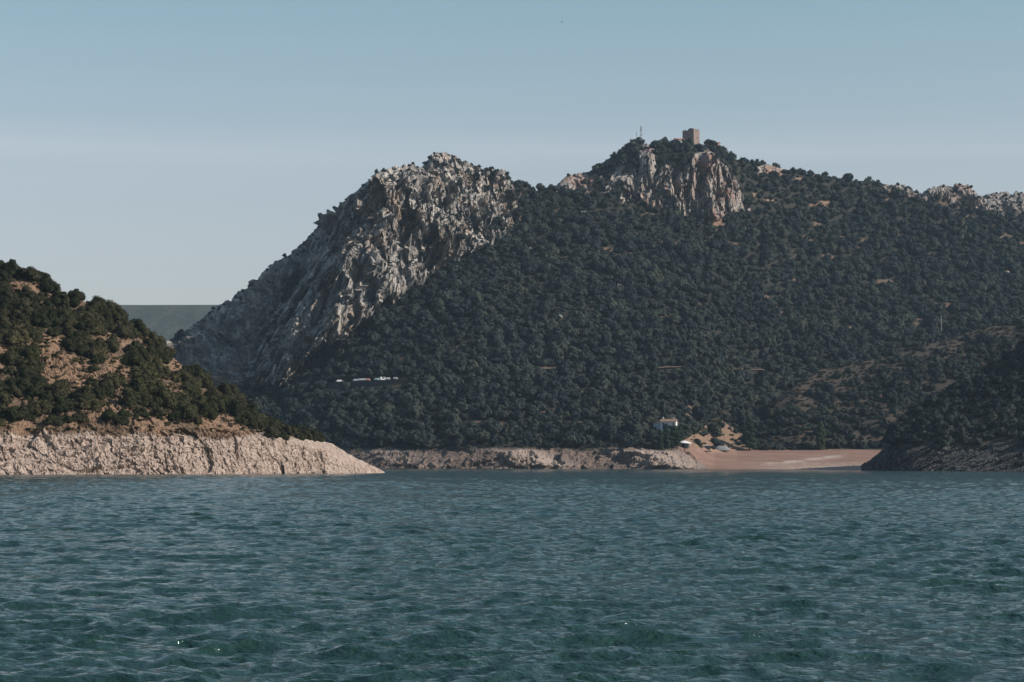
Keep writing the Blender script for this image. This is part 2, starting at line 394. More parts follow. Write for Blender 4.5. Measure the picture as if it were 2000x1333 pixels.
mt = Sheet(COLS, 500, steps((120, 340, 6), (340, 1020, 1.25), (1020, 1225, 2.5), (1225, 1465, 1.2), (1465, 1720, 3), (1720, 2010, 1.6), (2010, 2700, 8)), (260, 14))
CRAG = [(330, 690), (345, 664), (405, 600), (440, 560), (510, 500), (580, 450), (640, 400), (690, 340), (740, 300), (800, 290), (850, 270), (900, 290), (950, 300), (985, 335), (1012, 380), (1010, 425), (996, 452), (960, 480), (900, 505), (850, 540), (800, 560), (740, 595), (680, 650), (600, 700), (560, 745), (500, 765), (470, 790), (420, 790), (360, 760)]
CLIFF = [(1250, 300), (1262, 284), (1278, 290), (1280, 350), (1292, 330), (1300, 318), (1318, 330), (1340, 322), (1352, 312), (1372, 290), (1388, 292), (1400, 315), (1428, 330), (1444, 365), (1456, 395), (1468, 410), (1425, 418), (1400, 432), (1360, 422), (1320, 420), (1300, 412), (1262, 408), (1248, 380), (1240, 398), (1232, 380), (1246, 340)]
STREAKS = [[(1142, 352), (1160, 346), (1166, 370), (1144, 378)], [(1205, 330), (1214, 322), (1222, 345), (1210, 364)], [(1222, 345), (1232, 335), (1240, 350), (1226, 392), (1216, 388)], [(1192, 350), (1202, 338), (1206, 356), (1196, 372)], [(1160, 350), (1170, 340), (1174, 356), (1164, 366)], [(1176, 376), (1186, 366), (1190, 378)], [(1255, 286), (1264, 280), (1268, 330), (1252, 340)], [(1478, 330), (1496, 322), (1500, 336), (1484, 342)], [(1510, 330), (1530, 330), (1522, 345)]]
SIDE = [(1086, 376), (1088, 355), (1110, 336), (1132, 330), (1150, 345), (1155, 362), (1120, 376)]
RIDGE = [(1722, 376), (1738, 340), (1765, 340), (1808, 355), (1826, 362), (1850, 340), (1890, 345), (2010, 350), (2010, 446), (1975, 436), (1935, 420), (1890, 400), (1830, 398), (1780, 390)]
wx = mt.PX+fbm(mt.P, 22, 4, 3)*14; wy = mt.PY+fbm(mt.P, 22, 4, 9)*14
crag = inpoly(wx, wy, CRAG)
cliff = inpoly(mt.PX+fbm(mt.P, 9, 3, 3)*6, mt.PY+fbm(mt.P, 9, 3, 9)*6, CLIFF) | inpoly(mt.PX, mt.PY, SIDE)
for q_ in STREAKS:
    cx_ = sum(p[0] for p in q_)/len(q_); cy_ = sum(p[1] for p in q_)/len(q_); q_ = [(cx_+(p[0]-cx_)*1.5, cy_+(p[1]-cy_)*1.35) for p in q_]
    cliff |= inpoly(mt.PX+fbm(mt.P, 6, 2, 3)*4, mt.PY, q_)
ridge = inpoly(mt.PX+fbm(mt.P, 12, 3, 3)*10, mt.PY+fbm(mt.P, 12, 3, 9)*10, RIDGE)
def soft(m, k):
    a = m.astype(float)
    for _ in range(k):
        a[1:-1] = (a[:-2]+2*a[1:-1]+a[2:])/4; a[:, 1:-1] = (a[:, :-2]+2*a[:, 1:-1]+a[:, 2:])/4
    return a
def rib(S_, line, amp, wl, wr):
    ys = [p[1] for p in line]; xs = [p[0] for p in line]
    x = np.interp(S_.PY, ys, xs)+fbm(S_.P, 18, 3, 71)*10; d = S_.PX-x
    f = np.where(d < 0, 1+d/wl, 1-d/wr).clip(0, 1)
    e = sstep(ys[0]-30, ys[0]+20, S_.PY)*(1-sstep(ys[-1]-20, ys[-1]+30, S_.PY))
    return amp*f*e
dY = np.zeros_like(mt.Y)
for line, a, wl, wr in (
    ([(738, 345), (702, 400), (690, 470), (652, 520), (602, 600), (560, 680), (530, 760)], 42, 60, 330),
    ([(700, 470), (694, 520), (660, 600), (620, 700)], 20, 50, 90),
    ([(826, 330), (812, 420), (800, 500), (770, 580)], 16, 45, 120),
    ([(905, 320), (905, 400), (880, 500)], 16, 60, 110),
    ([(575, 500), (520, 600), (500, 660), (480, 760)], 24, 60, 34),
    ([(455, 585), (415, 640), (395, 700), (390, 760)], 20, 50, 36),
    ([(655, 480), (640, 540), (590, 620), (545, 700)], 22, 50, 32),
    ([(470, 620), (450, 690), (440, 760)], 14, 34, 26), ([(620, 560), (600, 640), (560, 740)], 12, 30, 26),
    ([(760, 380), (745, 480), (735, 560)], 9, 26, 60)):
    dY += rib(mt, line, a, wl, wr)
gx_ = np.interp(mt.PY, [380, 440, 520, 600, 680, 760], [690, 655, 590, 540, 505, 480])+fbm(mt.P, 25, 3, 72)*16
gd = mt.PX-gx_
gul = np.where(gd < 0, np.exp(-(gd/52)**2), np.exp(-(gd/38)**2))*sstep(370, 430, mt.PY)*(1-sstep(700, 780, mt.PY))
dY -= 30*gul
dY *= soft(crag, 14)
dc = np.zeros_like(dY)
for line, a, wl, wr in (([(1268, 285), (1262, 340), (1252, 400)], 8, 14, 26), ([(1290, 320), (1286, 410)], 7, 8, 22), ([(1312, 315), (1306, 430)], 9, 14, 34), ([(1342, 310), (1336, 430)], 7, 10, 26), ([(1385, 290), (1372, 440)], 9, 14, 70), ([(1425, 330), (1430, 420)], 4, 14, 40)):
    dc += rib(mt, line, a, wl, wr)
dY += dc*soft(cliff, 5)
Y0 = mt.Y.copy(); mt.Y = mt.Y-dY; mt.P = pt(mt.PX, mt.PY, mt.Y)
# bedding leans to the right; cells are long up the slab
def bed(lean, stretch):
    a = R_(lean); u = np.array([math.sin(a), 0.12, math.cos(a)]); u /= np.linalg.norm(u)
    x = np.cross(np.array([0, 1, 0]), u); x /= np.linalg.norm(x); y = np.cross(u, x)
    return np.stack([x, y, u/stretch], 1)
def roughen(S_, m, frame, levels, seed, out, side=(1, 0, 0.2), bias=0.0, crack=.45):
    j = np.where(m.any(0))[0]; i = np.where(m.any(1))[0]; sl = (slice(i[0], i[-1]+1), slice(j[0], j[-1]+1))
    b_ = bias[sl] if isinstance(bias, np.ndarray) else bias
    d, s = rock_disp(S_.P[sl], frame, levels, seed, b_, crack); w = soft(m, 2)[sl]
    out = np.array(out, float); out /= np.linalg.norm(out)
    w = w*(.55+.75*sstep(-.4, .4, fbm(S_.P[sl], 30, 2, seed+99)))
    w = w*(.3+.7*sstep(2, 34, np.abs(S_.PY[-1:, :]-S_.PY)[sl]))
    S_.P[sl] = S_.P[sl]+(d*w)[..., None]*out+(s*w)[..., None]*np.array(side)
cb = 1.0-2.0*gul+fbm(mt.P, 30, 3, 77)*1.1
mt.P[..., 2] += soft(crag, 6)*(fbm(mt.P*np.array([1, .4, .3]), 16, 4, 78, .6)*4.2+fbm(mt.P*np.array([1, .4, .3]), 7, 3, 88, .6)*3.2)
lf = gd < -12+fbm(mt.P, 12, 2, 79)*20
roughen(mt, crag & ~lf, bed(20, 4.2), [(15, 8.5), (6.5, 4.6), (2.8, 2.2), (1.3, .8)], 11, (.1, -.95, .15), (1, 0, .4), cb, .12)
roughen(mt, crag & lf, bed(28, 3.2), [(13, 9.0), (6, 6.0), (2.8, 3.0), (1.3, 1.1)], 14, (-.62, -.72, .3), (.6, -.2, .4), .9, .2)
roughen(mt, crag, bed(-35, 2.0), [(8, 2.4), (2.2, .9)], 12, (.1, -.6, .7), (0, 0, .5), cb*.3, .2)
roughen(mt, cliff, bed(3, 2.6), [(9, 3.4), (4.2, 2.4), (2.0, 1.0)], 31, (.1, -.95, .3), (1, 0, .2), .7, .35)
roughen(mt, ridge, bed(40, 1.6), [(9, 5.5), (4, 3.2), (2, 1.5)], 41, (.1, -.75, .8), (1, 0, .2), .7, .3)
# banks of the far shore
zz = mt.P[..., 2]
bankm = (1-sstep(8.0, 10, zz+fbm(mt.P, 12, 3, 5)*2.4))*(mt.PX < 1400)
sandm = (mt.PX > 1385-zz*6+fbm(mt.P, 14, 3, 6)*22) & (zz < 9.6)
bk = (zz < 9.5) & (mt.PX < 1360)
roughen(mt, bk, bed(35, 2.2), [(9, 1.8), (3.5, .8), (1.5, .4)], 61, (.1, -.6, .8), (1, 0, .2), .3, .15)
mt.P += (fbm(mt.P, 3.2, 4, 29, .65)*1.3*bk)[..., None]*np.array([.2, -.7, .6])
spn = mt.PX+mt.P[..., 2]*9+fbm(mt.P, 10, 3, 44)*20
spit = (np.exp(-((spn-1085)/55)**2)+np.exp(-((spn-1335)/62)**2)+.45*np.exp(-((spn-830)/60)**2))*sstep(-2, 2, zz)*(1-sstep(7.5, 10, zz))
mt.P[..., 1] -= spit*6; mt.P[..., 2] += spit*.3
# bare patches of earth
BARE = [(1035, 488, 12, 5), (1100, 440, 14, 5), (1205, 436, 8, 5), (1245, 515, 7, 9), (1210, 560, 8, 5), (1105, 545, 12, 7), (1030, 534, 9, 4), (1045, 495, 12, 5), (1022, 430, 14, 14), (1000, 425, 14, 12),
        (1480, 384, 16, 12), (1400, 434, 28, 12), (1600, 398, 26, 9), (1505, 326, 16, 12), (1502, 392, 18, 6), (1698, 492, 10, 4), (1919, 504, 9, 4), (1595, 342, 12, 5), (1420, 410, 18, 10), (1395, 445, 18, 10), (1560, 350, 10, 5),
        (680, 772, 45, 12), (655, 795, 40, 10), (1700, 640, 8, 4), (1975, 560, 12, 8), (1090, 618, 6, 5), (1083, 578, 12, 4), (1378, 585, 8, 4), (940, 420, 20, 14), (985, 400, 18, 14), (920, 390, 16, 12)]
bare = np.zeros_like(zz)
for x, y, a, b in BARE: bare = np.maximum(bare, 1.1-np.sqrt(((mt.PX-x)/a/.8)**2+((mt.PY-y)/b/.7)**2)+fbm(mt.P, 6, 3, 8)*.8)
bare = sstep(0, .5, bare)
field = sstep(1320, 1345, mt.PX)*(1-sstep(1458, 1480, mt.PX))*sstep(9, 9.6, zz)*(1-sstep(862, 866, 900-(mt.PY-786)*0+0*zz))*0
field = (inpoly(mt.PX+fbm(mt.P, 14, 3, 2)*8, mt.PY+fbm(mt.P, 14, 3, 4)*4, [(1322, 888), (1325, 856), (1362, 846), (1390, 826), (1412, 820), (1425, 834), (1464, 846), (1470, 888)])).astype(float)
gapn = sstep(.34, .42, fbm(mt.P, 15, 3, 101))*.5*(mt.PY > 380)
soil = np.maximum(np.maximum(bare, field), gapn)
mt.finish()
rockf = crag*1+cliff*2+ridge*3; rockf = np.where(sandm, 4, rockf)
rf = mt.pad(rockf)[:-1, :-1]
strand = (1-sstep(1.5, 4.5, zz))*sstep(1430, 1560, mt.PX)
stl = mt.PY-np.interp(mt.PX, [1480, 1530, 1660], [909, 904, 889])+fbm(mt.P, 6, 3, 21)*3
pebl = .75*np.exp(-(stl/3.2)**2)*sstep(-.3, .3, fbm(mt.P, 9, 3, 83)+.1)*sstep(1480, 1510, mt.PX)*(1-sstep(1640, 1665, mt.PX))
A = {'soil': soil, 'bank': bankm, 'strand': strand, 'paleb': np.clip(spit*1.2-.1, 0, 1), 'pebble': pebl}
mountain = mt.emit('mountain', M['slope_ground'], rf == 0, A)
crag_o = mt.emit('rock_crag', M['crag'], rf == 1, {})
cliff_o = mt.emit('rock_cliff', M['castle_rock'], rf == 2, {})
ridge_o = mt.emit('rock_ridge', M['ridge_rock'], rf == 3, {})
beach_o = mt.emit('beach', M['sand'], rf == 4, A, True)

# ---- bare spur on the right, in front of the forest
sp = Sheet([
 (1462, 1086, [(884, 1090), (878, 1098), (874, 1104)]), (1480, 1086, [(882, 1090), (865, 1104), (848, 1116)]), (1500, 1086, [(880, 1090), (845, 1112), (815, 1130)]),
 (1530, 1086, [(879, 1090), (815, 1122), (770, 1150)]), (1560, 1086, [(879, 1090), (800, 1126), (748, 1158)]), (1600, 1086, [(878, 1090), (790, 1135), (728, 1175)]), (1700, 1090, [(876, 1094), (780, 1145), (706, 1190)]),
 (1800, 1092, [(876, 1096), (760, 1155), (678, 1210)]), (1900, 1096, [(876, 1100), (740, 1165), (648, 1228)]), (2000, 1096, [(876, 1100), (720, 1175), (622, 1240)]),
 (2300, 1096, [(876, 1100), (650, 1200), (520, 1280)]), (2700, 1096, [(876, 1100), (600, 1220), (430, 1310)])], 120, steps((1462, 2010, 3), (2010, 2700, 10)), (70, 8))
sp.P[..., 2] += fbm(sp.P*np.array([1, 1, 0]), 28, 4, 13)*2.6*sstep(0, 40, sp.Y-1084)
sp.finish()
spl = sstep(-.3, .3, fbm(sp.P, 26, 4, 15))
tag(sp.emit('spur_hill', M['spur_ground'], None, {'soil': spl*.22, 'bank': spl*0}), kind='structure')

# ---- dark hill on the right
rh = Sheet([
 (1682, 872, [(912, 874), (911, 878), (910, 882), (909, 890)]),
 (1706, 840, [(905, 846), (900, 856), (896, 864), (893, 872)]), (1728, 820, [(893, 832), (886, 842), (880, 856), (874, 866)]),
 (1750, 806, [(882, 822), (865, 840), (850, 856), (838, 866)]), (1784, 796, [(876, 816), (850, 836), (828, 856), (811, 872)]), (1820, 788, [(873, 810), (840, 832), (810, 856), (786, 876)]),
 (1880, 778, [(870, 804), (830, 830), (790, 856), (758, 882)]), (1925, 772, [(869, 800), (820, 828), (770, 858), (734, 888)]), (1964, 768, [(868, 796), (810, 828), (750, 860), (708, 892)]),
 (2000, 764, [(868, 792), (800, 826), (730, 862), (680, 896)]), (2100, 756, [(866, 786), (770, 826), (660, 866), (580, 906)]), (2300, 740, [(860, 776), (705, 826), (500, 880), (385, 930)]),
 (2600, 720, [(850, 766), (620, 826), (400, 880), (300, 930)]), (3000, 700, [(840, 766), (620, 826), (400, 880), (300, 930)])], 210, steps((1682, 2010, 1.5), (2010, 3000, 9)), (160, 10))  # unseen rise right of the view is shaped steep to shade the hill
rbank = rh.P[..., 2] < 9.5
roughen(rh, rbank, bed(62, 4.0), [(4.5, 2.6), (2.2, 1.3), (1.0, .5)], 81, (-.1, -.8, .6), (0.2, 0, 0.4))
rh.P[..., 2] += fbm(rh.P, 1.6, 3, 18)*.25*rbank
rh.P[..., 2] += fbm(rh.P*np.array([1, 1, 0]), 22, 4, 19)*1.6*sstep(9, 14, rh.P[..., 2])
rh.finish()
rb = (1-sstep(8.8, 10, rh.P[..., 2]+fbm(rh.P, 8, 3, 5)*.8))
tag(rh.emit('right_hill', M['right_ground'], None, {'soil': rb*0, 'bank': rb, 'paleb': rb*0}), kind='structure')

# ---- sunlit hill on the left with the bare rock band above the water
lh = Sheet([
 (-900, 380, [(838, 386), (820, 400), (600, 450), (430, 500)]),
 (-400, 400, [(838, 406), (810, 415), (600, 465), (480, 520)]), (0, 424, [(841, 433), (800, 446), (640, 490), (532, 528)]), (60, 428, [(846, 437), (800, 450), (650, 494), (545, 530)]),
 (120, 432, [(847, 441), (800, 454), (680, 494), (582, 532)]), (200, 438, [(847, 447), (800, 460), (690, 500), (607, 534)]), (260, 443, [(849, 452), (800, 464), (720, 500), (646, 536)]),
 (320, 448, [(851, 457), (810, 468), (740, 504), (684, 538)]), (400, 456, [(853, 465), (820, 474), (780, 508), (748, 540)]), (450, 462, [(854, 470), (830, 478), (805, 508), (784, 540)]),
 (500, 470, [(853, 478), (840, 486), (828, 510), (818, 542)]), (540, 477, [(853, 485), (848, 492), (842, 512), (837, 542)]), (600, 489, [(867, 496), (861, 504), (855, 522), (850, 545)]),
 (650, 500, [(885, 507), (880, 514), (874, 528), (868, 547)]), (690, 511, [(903, 516), (900, 522), (897, 532), (893, 548)]), (720, 521, [(914, 525), (912, 530), (910, 536), (908, 549)]),
 (744, 531, [(924, 533), (923, 536), (922, 540), (921, 550)]), (758, 540, [(930, 541), (930, 542), (930, 546), (930, 552)])], 330, steps((-900, -20, 12), (-20, 758, 1.2)), (110, 12))
lh.P[..., 2] += fbm(lh.P*np.array([1, 1, 0]), 16, 5, 23)*1.5*sstep(9, 13, lh.P[..., 2])
lt = 8.3+fbm(lh.P, 9, 5, 25)*1.9
lb = (1-sstep(0, .7, lh.P[..., 2]-lt))
roughen(lh, lh.P[..., 2] < 9.6, bed(26, 3.6), [(6.5, .75), (1.7, .42), (.75, .28), (.4, .14)], 91, (.2, -.85, .5), (1, 0, .2), .5*vn(lh.P, 9, 5)+.1, .02)
roughen(lh, lh.P[..., 2] < 9.6, bed(70, 3.0), [(1.4, .26), (.5, .14)], 92, (.1, -.7, .7), (0, 0, .2), 0., .06)
roughen(lh, lh.P[..., 2] > 9.0, bed(10, 1.2), [(2.2, .55), (1.0, .35)], 95, (0, -.4, .9))
lh.P += (fbm(lh.P, 1.4, 4, 28, .65)*.55*(lh.P[..., 2] < 9.6))[..., None]*np.array([.3, -.6, .6])
lh.finish()
lbare = sstep(-.12, .2, fbm(lh.P, 9, 4, 27))
LBARE = [(40, 570, 42, 16), (110, 590, 22, 12), (100, 680, 24, 16), (130, 720, 60, 30), (150, 745, 40, 22), (250, 680, 16, 9), (230, 715, 28, 16), (260, 760, 30, 22), (330, 790, 36, 30), (350, 720, 26, 14), (240, 735, 40, 16), (300, 830, 34, 20), (160, 825, 34, 14), (470, 800, 20, 12), (440, 830, 40, 16), (60, 835, 40, 12), (410, 780, 18, 16), (0, 700, 16, 20), (10, 810, 14, 14), (150, 640, 12, 9), (200, 660, 14, 10), (460, 840, 30, 10), (230, 800, 24, 12)]
lspot = np.zeros_like(lb)
for x, y, a, b in LBARE: lspot = np.maximum(lspot, 1.3-np.sqrt(((lh.PX-x)/a/1.1)**2+((lh.PY-y)/b/1.15)**2)+fbm(lh.P, 5, 3, 8)*.9)
lsoil = np.maximum(lbare*.35, sstep(0, .5, lspot)*.9)
tag(lh.emit('left_hill', M['left_ground'], None, {'soil': lsoil, 'bank': lb}), kind='structure')

# ---- far plateau seen through the gap, lake bed, water
def far_mat():
    m, t, b = mat('far_plateau_cover')
    c = ramp(t, noise(t, .03, 10, .95, (1, .3, 1)), [(.40, (.016, .020, .014)), (.50, (.038, .043, .030)), (.60, (.075, .074, .05))])
    t.links.new(c, b.inputs['Base Color']); bump(t, b, noise(t, .08, 5, .7), 4); return m
gx, gt = np.meshgrid(np.linspace(-1500, 1500, 400), np.linspace(0, 1, 70))
GY = 3000+2400*gt; GZ = 2.5+sstep(0, .62, gt)*5400*0+np.interp(gt, [0, .3, .55, 1], [-20, 130, 312, 340])
GP = np.stack([gx*1.4, GY, GZ], -1); GP[..., 2] += fbm(GP*np.array([1, 1, 0]), 260, 5, 33)*np.interp(gt, [0, .4, .55, 1], [20, 16, 2, 1])
ii = np.arange(gx.size).reshape(gx.shape); ff = np.stack([ii[:-1, :-1], ii[:-1, 1:], ii[1:, 1:], ii[1:, :-1]], -1).reshape(-1, 4)
tag(link_mesh('far_hill', GP.reshape(-1, 3), ff, far_mat(), None, True), kind='structure')
bed_m = plain('lake_bed_mud', (.12, .10, .07), .95, .2, .1)
tag(link_mesh('ground', [(-9000, -400, -4), (9000, -400, -4), (9000, 9000, -4), (-9000, 9000, -4)], np.array([[0, 1, 2, 3]]), bed_m), kind='structure')

def water_mat():
    m, t, b = mat('lake_water', 0.06, 0.5)
    b.inputs['IOR'].default_value = 1.333
    c = mixc(t, ramp(t, noise(t, .05, 3, .5, (1, .5, 1)), [(.35, g3(0)), (.65, g3(1))]), (.012, .036, .031), (.016, .043, .037))
    t.links.new(c, b.inputs['Base Color'])
    g = N(t, 'ShaderNodeNewGeometry')
    def layer(scale, stretch, detail):
        mpn = N(t, 'ShaderNodeMapping'); mpn.inputs['Scale'].default_value = stretch; mpn.inputs['Rotation'].default_value = (0, 0, R_(14)); t.links.new(g.outputs['Position'], mpn.inputs[0])
        n = N(t, 'ShaderNodeTexNoise'); n.inputs['Scale'].default_value = scale; n.inputs['Detail'].default_value = detail; n.inputs['Roughness'].default_value = .6; t.links.new(mpn.outputs[0], n.inputs['Vector']); return n.outputs[0]
    b1 = N(t, 'ShaderNodeBump'); b1.inputs['Distance'].default_value = .30; t.links.new(layer(1.5, (.75, 1.0, 1), 5), b1.inputs['Height'])
    b2 = N(t, 'ShaderNodeBump'); b2.inputs['Distance'].default_value = .055; t.links.new(layer(6.5, (.7, 1.0, 1), 5), b2.inputs['Height']); t.links.new(b1.outputs[0], b2.inputs['Normal'])
    t.links.new(b2.outputs[0], b.inputs['Normal'])
    return m
wr = [15.0]
while wr[-1] < 1400: wr.append(wr[-1]+max(.055, wr[-1]*.0020))
wr = np.array(wr); wc = steps((-3000, -150, 60), (-150, 2150, 3.2), (2150, 5000, 60))
WYY, WPX = np.meshgrid(wr, wc, indexing='ij'); WX = (WPX-1000)/F*WYY
rng = np.random.RandomState(4)
z = np.zeros_like(WX); ox = z.copy(); oy = z.copy(); spc = np.gradient(wr)[:, None]
patch = .85+.25*vn(np.stack([WX, WYY*.6, z], -1), 14, 3)
for k in range(90):
    lam = 0.20*(2.9/0.20)**(rng.rand()**1.1); th = R_(-90+8)+rng.randn()*.6
    kx, ky = math.cos(th), math.sin(th); kk = 2*math.pi/lam; a = .0068*lam*min(1, 1.2/lam)**.35; ph = rng.rand()*6.283
    fade = np.clip((lam/(spc*2.2))-.6, 0, 1); f = (kx*WX+ky*WYY)*kk+ph
    z += a*fade*np.cos(f); s_ = a*fade*np.sin(f)*.9; ox -= kx*s_; oy -= ky*s_
z *= patch; calm = 1-.35*np.exp(-((WPX-1750)/330)**2)*np.exp(-((WYY-30)/14)**2); z *= calm
WP = np.stack([WX+ox, WYY+oy, z], -1)
ii = np.arange(WX.size).reshape(WX.shape); ff = np.stack([ii[:-1, :-1], ii[:-1, 1:], ii[1:, 1:], ii[1:, :-1]], -1).reshape(-1, 4)
wv = np.concatenate([WP.reshape(-1, 3), np.array([(-9000, -300, -.35), (9000, -300, -.35), (9000, 3200, -.35), (-9000, 3200, -.35)])]); nb = WX.size
ff = np.concatenate([ff, np.array([[nb, nb+1, nb+2, nb+3]])])
tag(link_mesh('water', wv, ff, water_mat(), None, True), kind='structure')

# ------------------------------------------------------------------ trees
def ico():
    t = (1+5**.5)/2; v = [(-1, t, 0), (1, t, 0), (-1, -t, 0), (1, -t, 0), (0, -1, t), (0, 1, t), (0, -1, -t), (0, 1, -t), (t, 0, -1), (t, 0, 1), (-t, 0, -1), (-t, 0, 1)]
    f = [(0, 11, 5), (0, 5, 1), (0, 1, 7), (0, 7, 10), (0, 10, 11), (1, 5, 9), (5, 11, 4), (11, 10, 2), (10, 7, 6), (7, 1, 8), (3, 9, 4), (3, 4, 2), (3, 2, 6), (3, 6, 8), (3, 8, 9), (4, 9, 5), (2, 4, 11), (6, 2, 10), (8, 6, 7), (9, 8, 1)]
    v = [Vector(p).normalized() for p in v]; g = []; c = {}
    def mid(a, b):
        k = (min(a, b), max(a, b))
        if k not in c: v.append(((v[a]+v[b])/2).normalized()); c[k] = len(v)-1
        return c[k]
    for a, b, d in f: x, y, z_ = mid(a, b), mid(b, d), mid(d, a); g += [(a, x, z_), (b, y, x), (d, z_, y), (x, y, z_)]
    return np.array([tuple(p) for p in v]), np.array(g)
ICO_V, ICO_F = ico()
def crown_mesh(name, seed, lobes, per, leaf, shape='oak', mat_=None):
    """unit crown: about 1 across, standing on z=0; leaf clumps spread over lobes"""
    r = np.random.RandomState(seed); V = []; Fq = []; n = 0; L = []
    for k in range(lobes):
        if shape == 'oak':
            a = r.rand()*6.283; u = r.rand()**.6; h = r.rand()
            c = np.array([math.cos(a)*u*.38, math.sin(a)*u*.38, .13+.50*h*(1-.75*u*u)]); q = .14+.10*r.rand()
        elif shape == 'dome':
            if k == 0: c = np.array([0, 0, .40]); q = .35
            else:
                d0 = r.randn(3); d0 /= np.linalg.norm(d0); d0[2] = abs(d0[2])*1.0-.25; c = np.array([0, 0, .40])+d0*np.array([.30, .30, .26]); q = .11+.07*r.rand()
        elif shape == 'poplar':
            h = (k+.5)/lobes; a = r.rand()*6.283; w = .11*math.sin(math.pi*min(1, .18+h*.9))**.7
            c = np.array([math.cos(a)*w*.8, math.sin(a)*w*.8, .08+.86*h]); q = .055+.05*r.rand()*(1-h*.6)
        else:
            a = r.rand()*6.283; u = r.rand()**.5; c = np.array([math.cos(a)*u*.38, math.sin(a)*u*.38, .10+.16*r.rand()]); q = .11+.08*r.rand()
        L.append((c, q))
    for c, q in L:
        v = ICO_V*q*.80*(1+.25*(r.rand(len(ICO_V), 1)-.5)); v[:, 2] *= .85; V.append(v+c)
        Fq += [(a+n, b+n, d+n) for a, b, d in ICO_F]; n += len(v)
    tv = []; tf = []
    for c, q in L:
        d = r.randn(per, 3); d /= np.linalg.norm(d, axis=1)[:, None]; d[:, 2] = np.where(d[:, 2] < -.35, -d[:, 2], d[:, 2])
        p = c+d*q*(.82+.36*r.rand(per, 1))*np.array([1, 1, .9])
        nn = d+r.randn(per, 3)*.34; nn /= np.linalg.norm(nn, axis=1)[:, None]
        a = np.cross(nn, r.randn(per, 3)); a /= np.linalg.norm(a, axis=1)[:, None]; b = np.cross(nn, a)
        s = leaf*(.6+.8*r.rand(per, 1))
        quad = np.stack([p-a*s-b*s*.6, p+a*s*.8-b*s*.7, p+a*s+b*s*.6, p-a*s*.7+b*s*.8], 1)
        m = quad.reshape(-1, 3); tv.append(m); k = np.arange(len(m)).reshape(-1, 4)+n; tf += [tuple(x) for x in k]; n += len(m)
    o = link_mesh(name, np.concatenate(V+tv), Fq+tf, mat_)
    me = o.data; bpy.data.objects.remove(o); return me
def trunk_mesh(name, seed, h, r0, limbs=4):
    r = random.Random(seed); m = MB(); p = Vector((0, 0, -.06)); d = Vector((r.uniform(-.1, .1), r.uniform(-.1, .1), 1)); q = p
    for k in range(3):
        e = q+d*h/3; m.tube(q, e, r0*(1-.2*k), r0*(1-.2*(k+1)), 7); q = e; d += Vector((r.uniform(-.2, .2), r.uniform(-.2, .2), 0))
    for k in range(limbs):
        a = k*6.283/limbs+r.random(); m.tube(q, q+Vector((math.cos(a)*.22, math.sin(a)*.22, .2+r.random()*.12)), r0*.45, r0*.15, 5)
    o = m.build(name, M['bark']); me = o.data; bpy.data.objects.remove(o); return me
near_crowns = [crown_mesh('crown', 100+k, 20, 150, .026, 'oak', M['oak_leaf']) for k in range(7)]
near_trunks = [trunk_mesh('trunk', 200+k, .34, .035) for k in range(4)]
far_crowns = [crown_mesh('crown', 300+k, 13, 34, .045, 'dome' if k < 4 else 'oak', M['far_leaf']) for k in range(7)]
poplar_crowns = [crown_mesh('crown', 400+k, 34, 60, .016, 'poplar', M['poplar_leaf']) for k in range(3)]
poplar_trunk = trunk_mesh('trunk', 410, .5, .018, 3)
shrub_g = [crown_mesh('shrub', 500+k, 9, 60, .036, 'shrub', M['oak_leaf']) for k in range(3)]
shrub_d = [crown_mesh('shrub', 520+k, 9, 60, .032, 'shrub', M['dry_leaf']) for k in range(3)]

def tree(P, s, crown, trunk, label, group, rz, name='holm_oak', sz=1.0, cat='tree'):
    t = empty(name, tuple(P), rz, label, cat, group); t.scale = (s, s, s*sz)
    for nm, me in (('crown', crown), ('trunk', trunk)):
        o = bpy.data.objects.new(nm, me); C.objects.link(o); o.parent = t
    return t
def ordinal(n):
    w = ['first', 'second', 'third', 'fourth', 'fifth', 'sixth', 'seventh', 'eighth', 'ninth', 'tenth', 'eleventh', 'twelfth', 'thirteenth', 'fourteenth', 'fifteenth', 'sixteenth', 'seventeenth', 'eighteenth', 'nineteenth', 'twentieth']
    if n <= 20: return w[n-1]
    t = {2: 'twenty', 3: 'thirty', 4: 'forty', 5: 'fifty', 6: 'sixty'}[n//10]
    return {20: 'twentieth', 30: 'thirtieth', 40: 'fortieth', 50: 'fiftieth', 60: 'sixtieth'}[n] if n % 10 == 0 else t+'-'+w[n % 10-1]

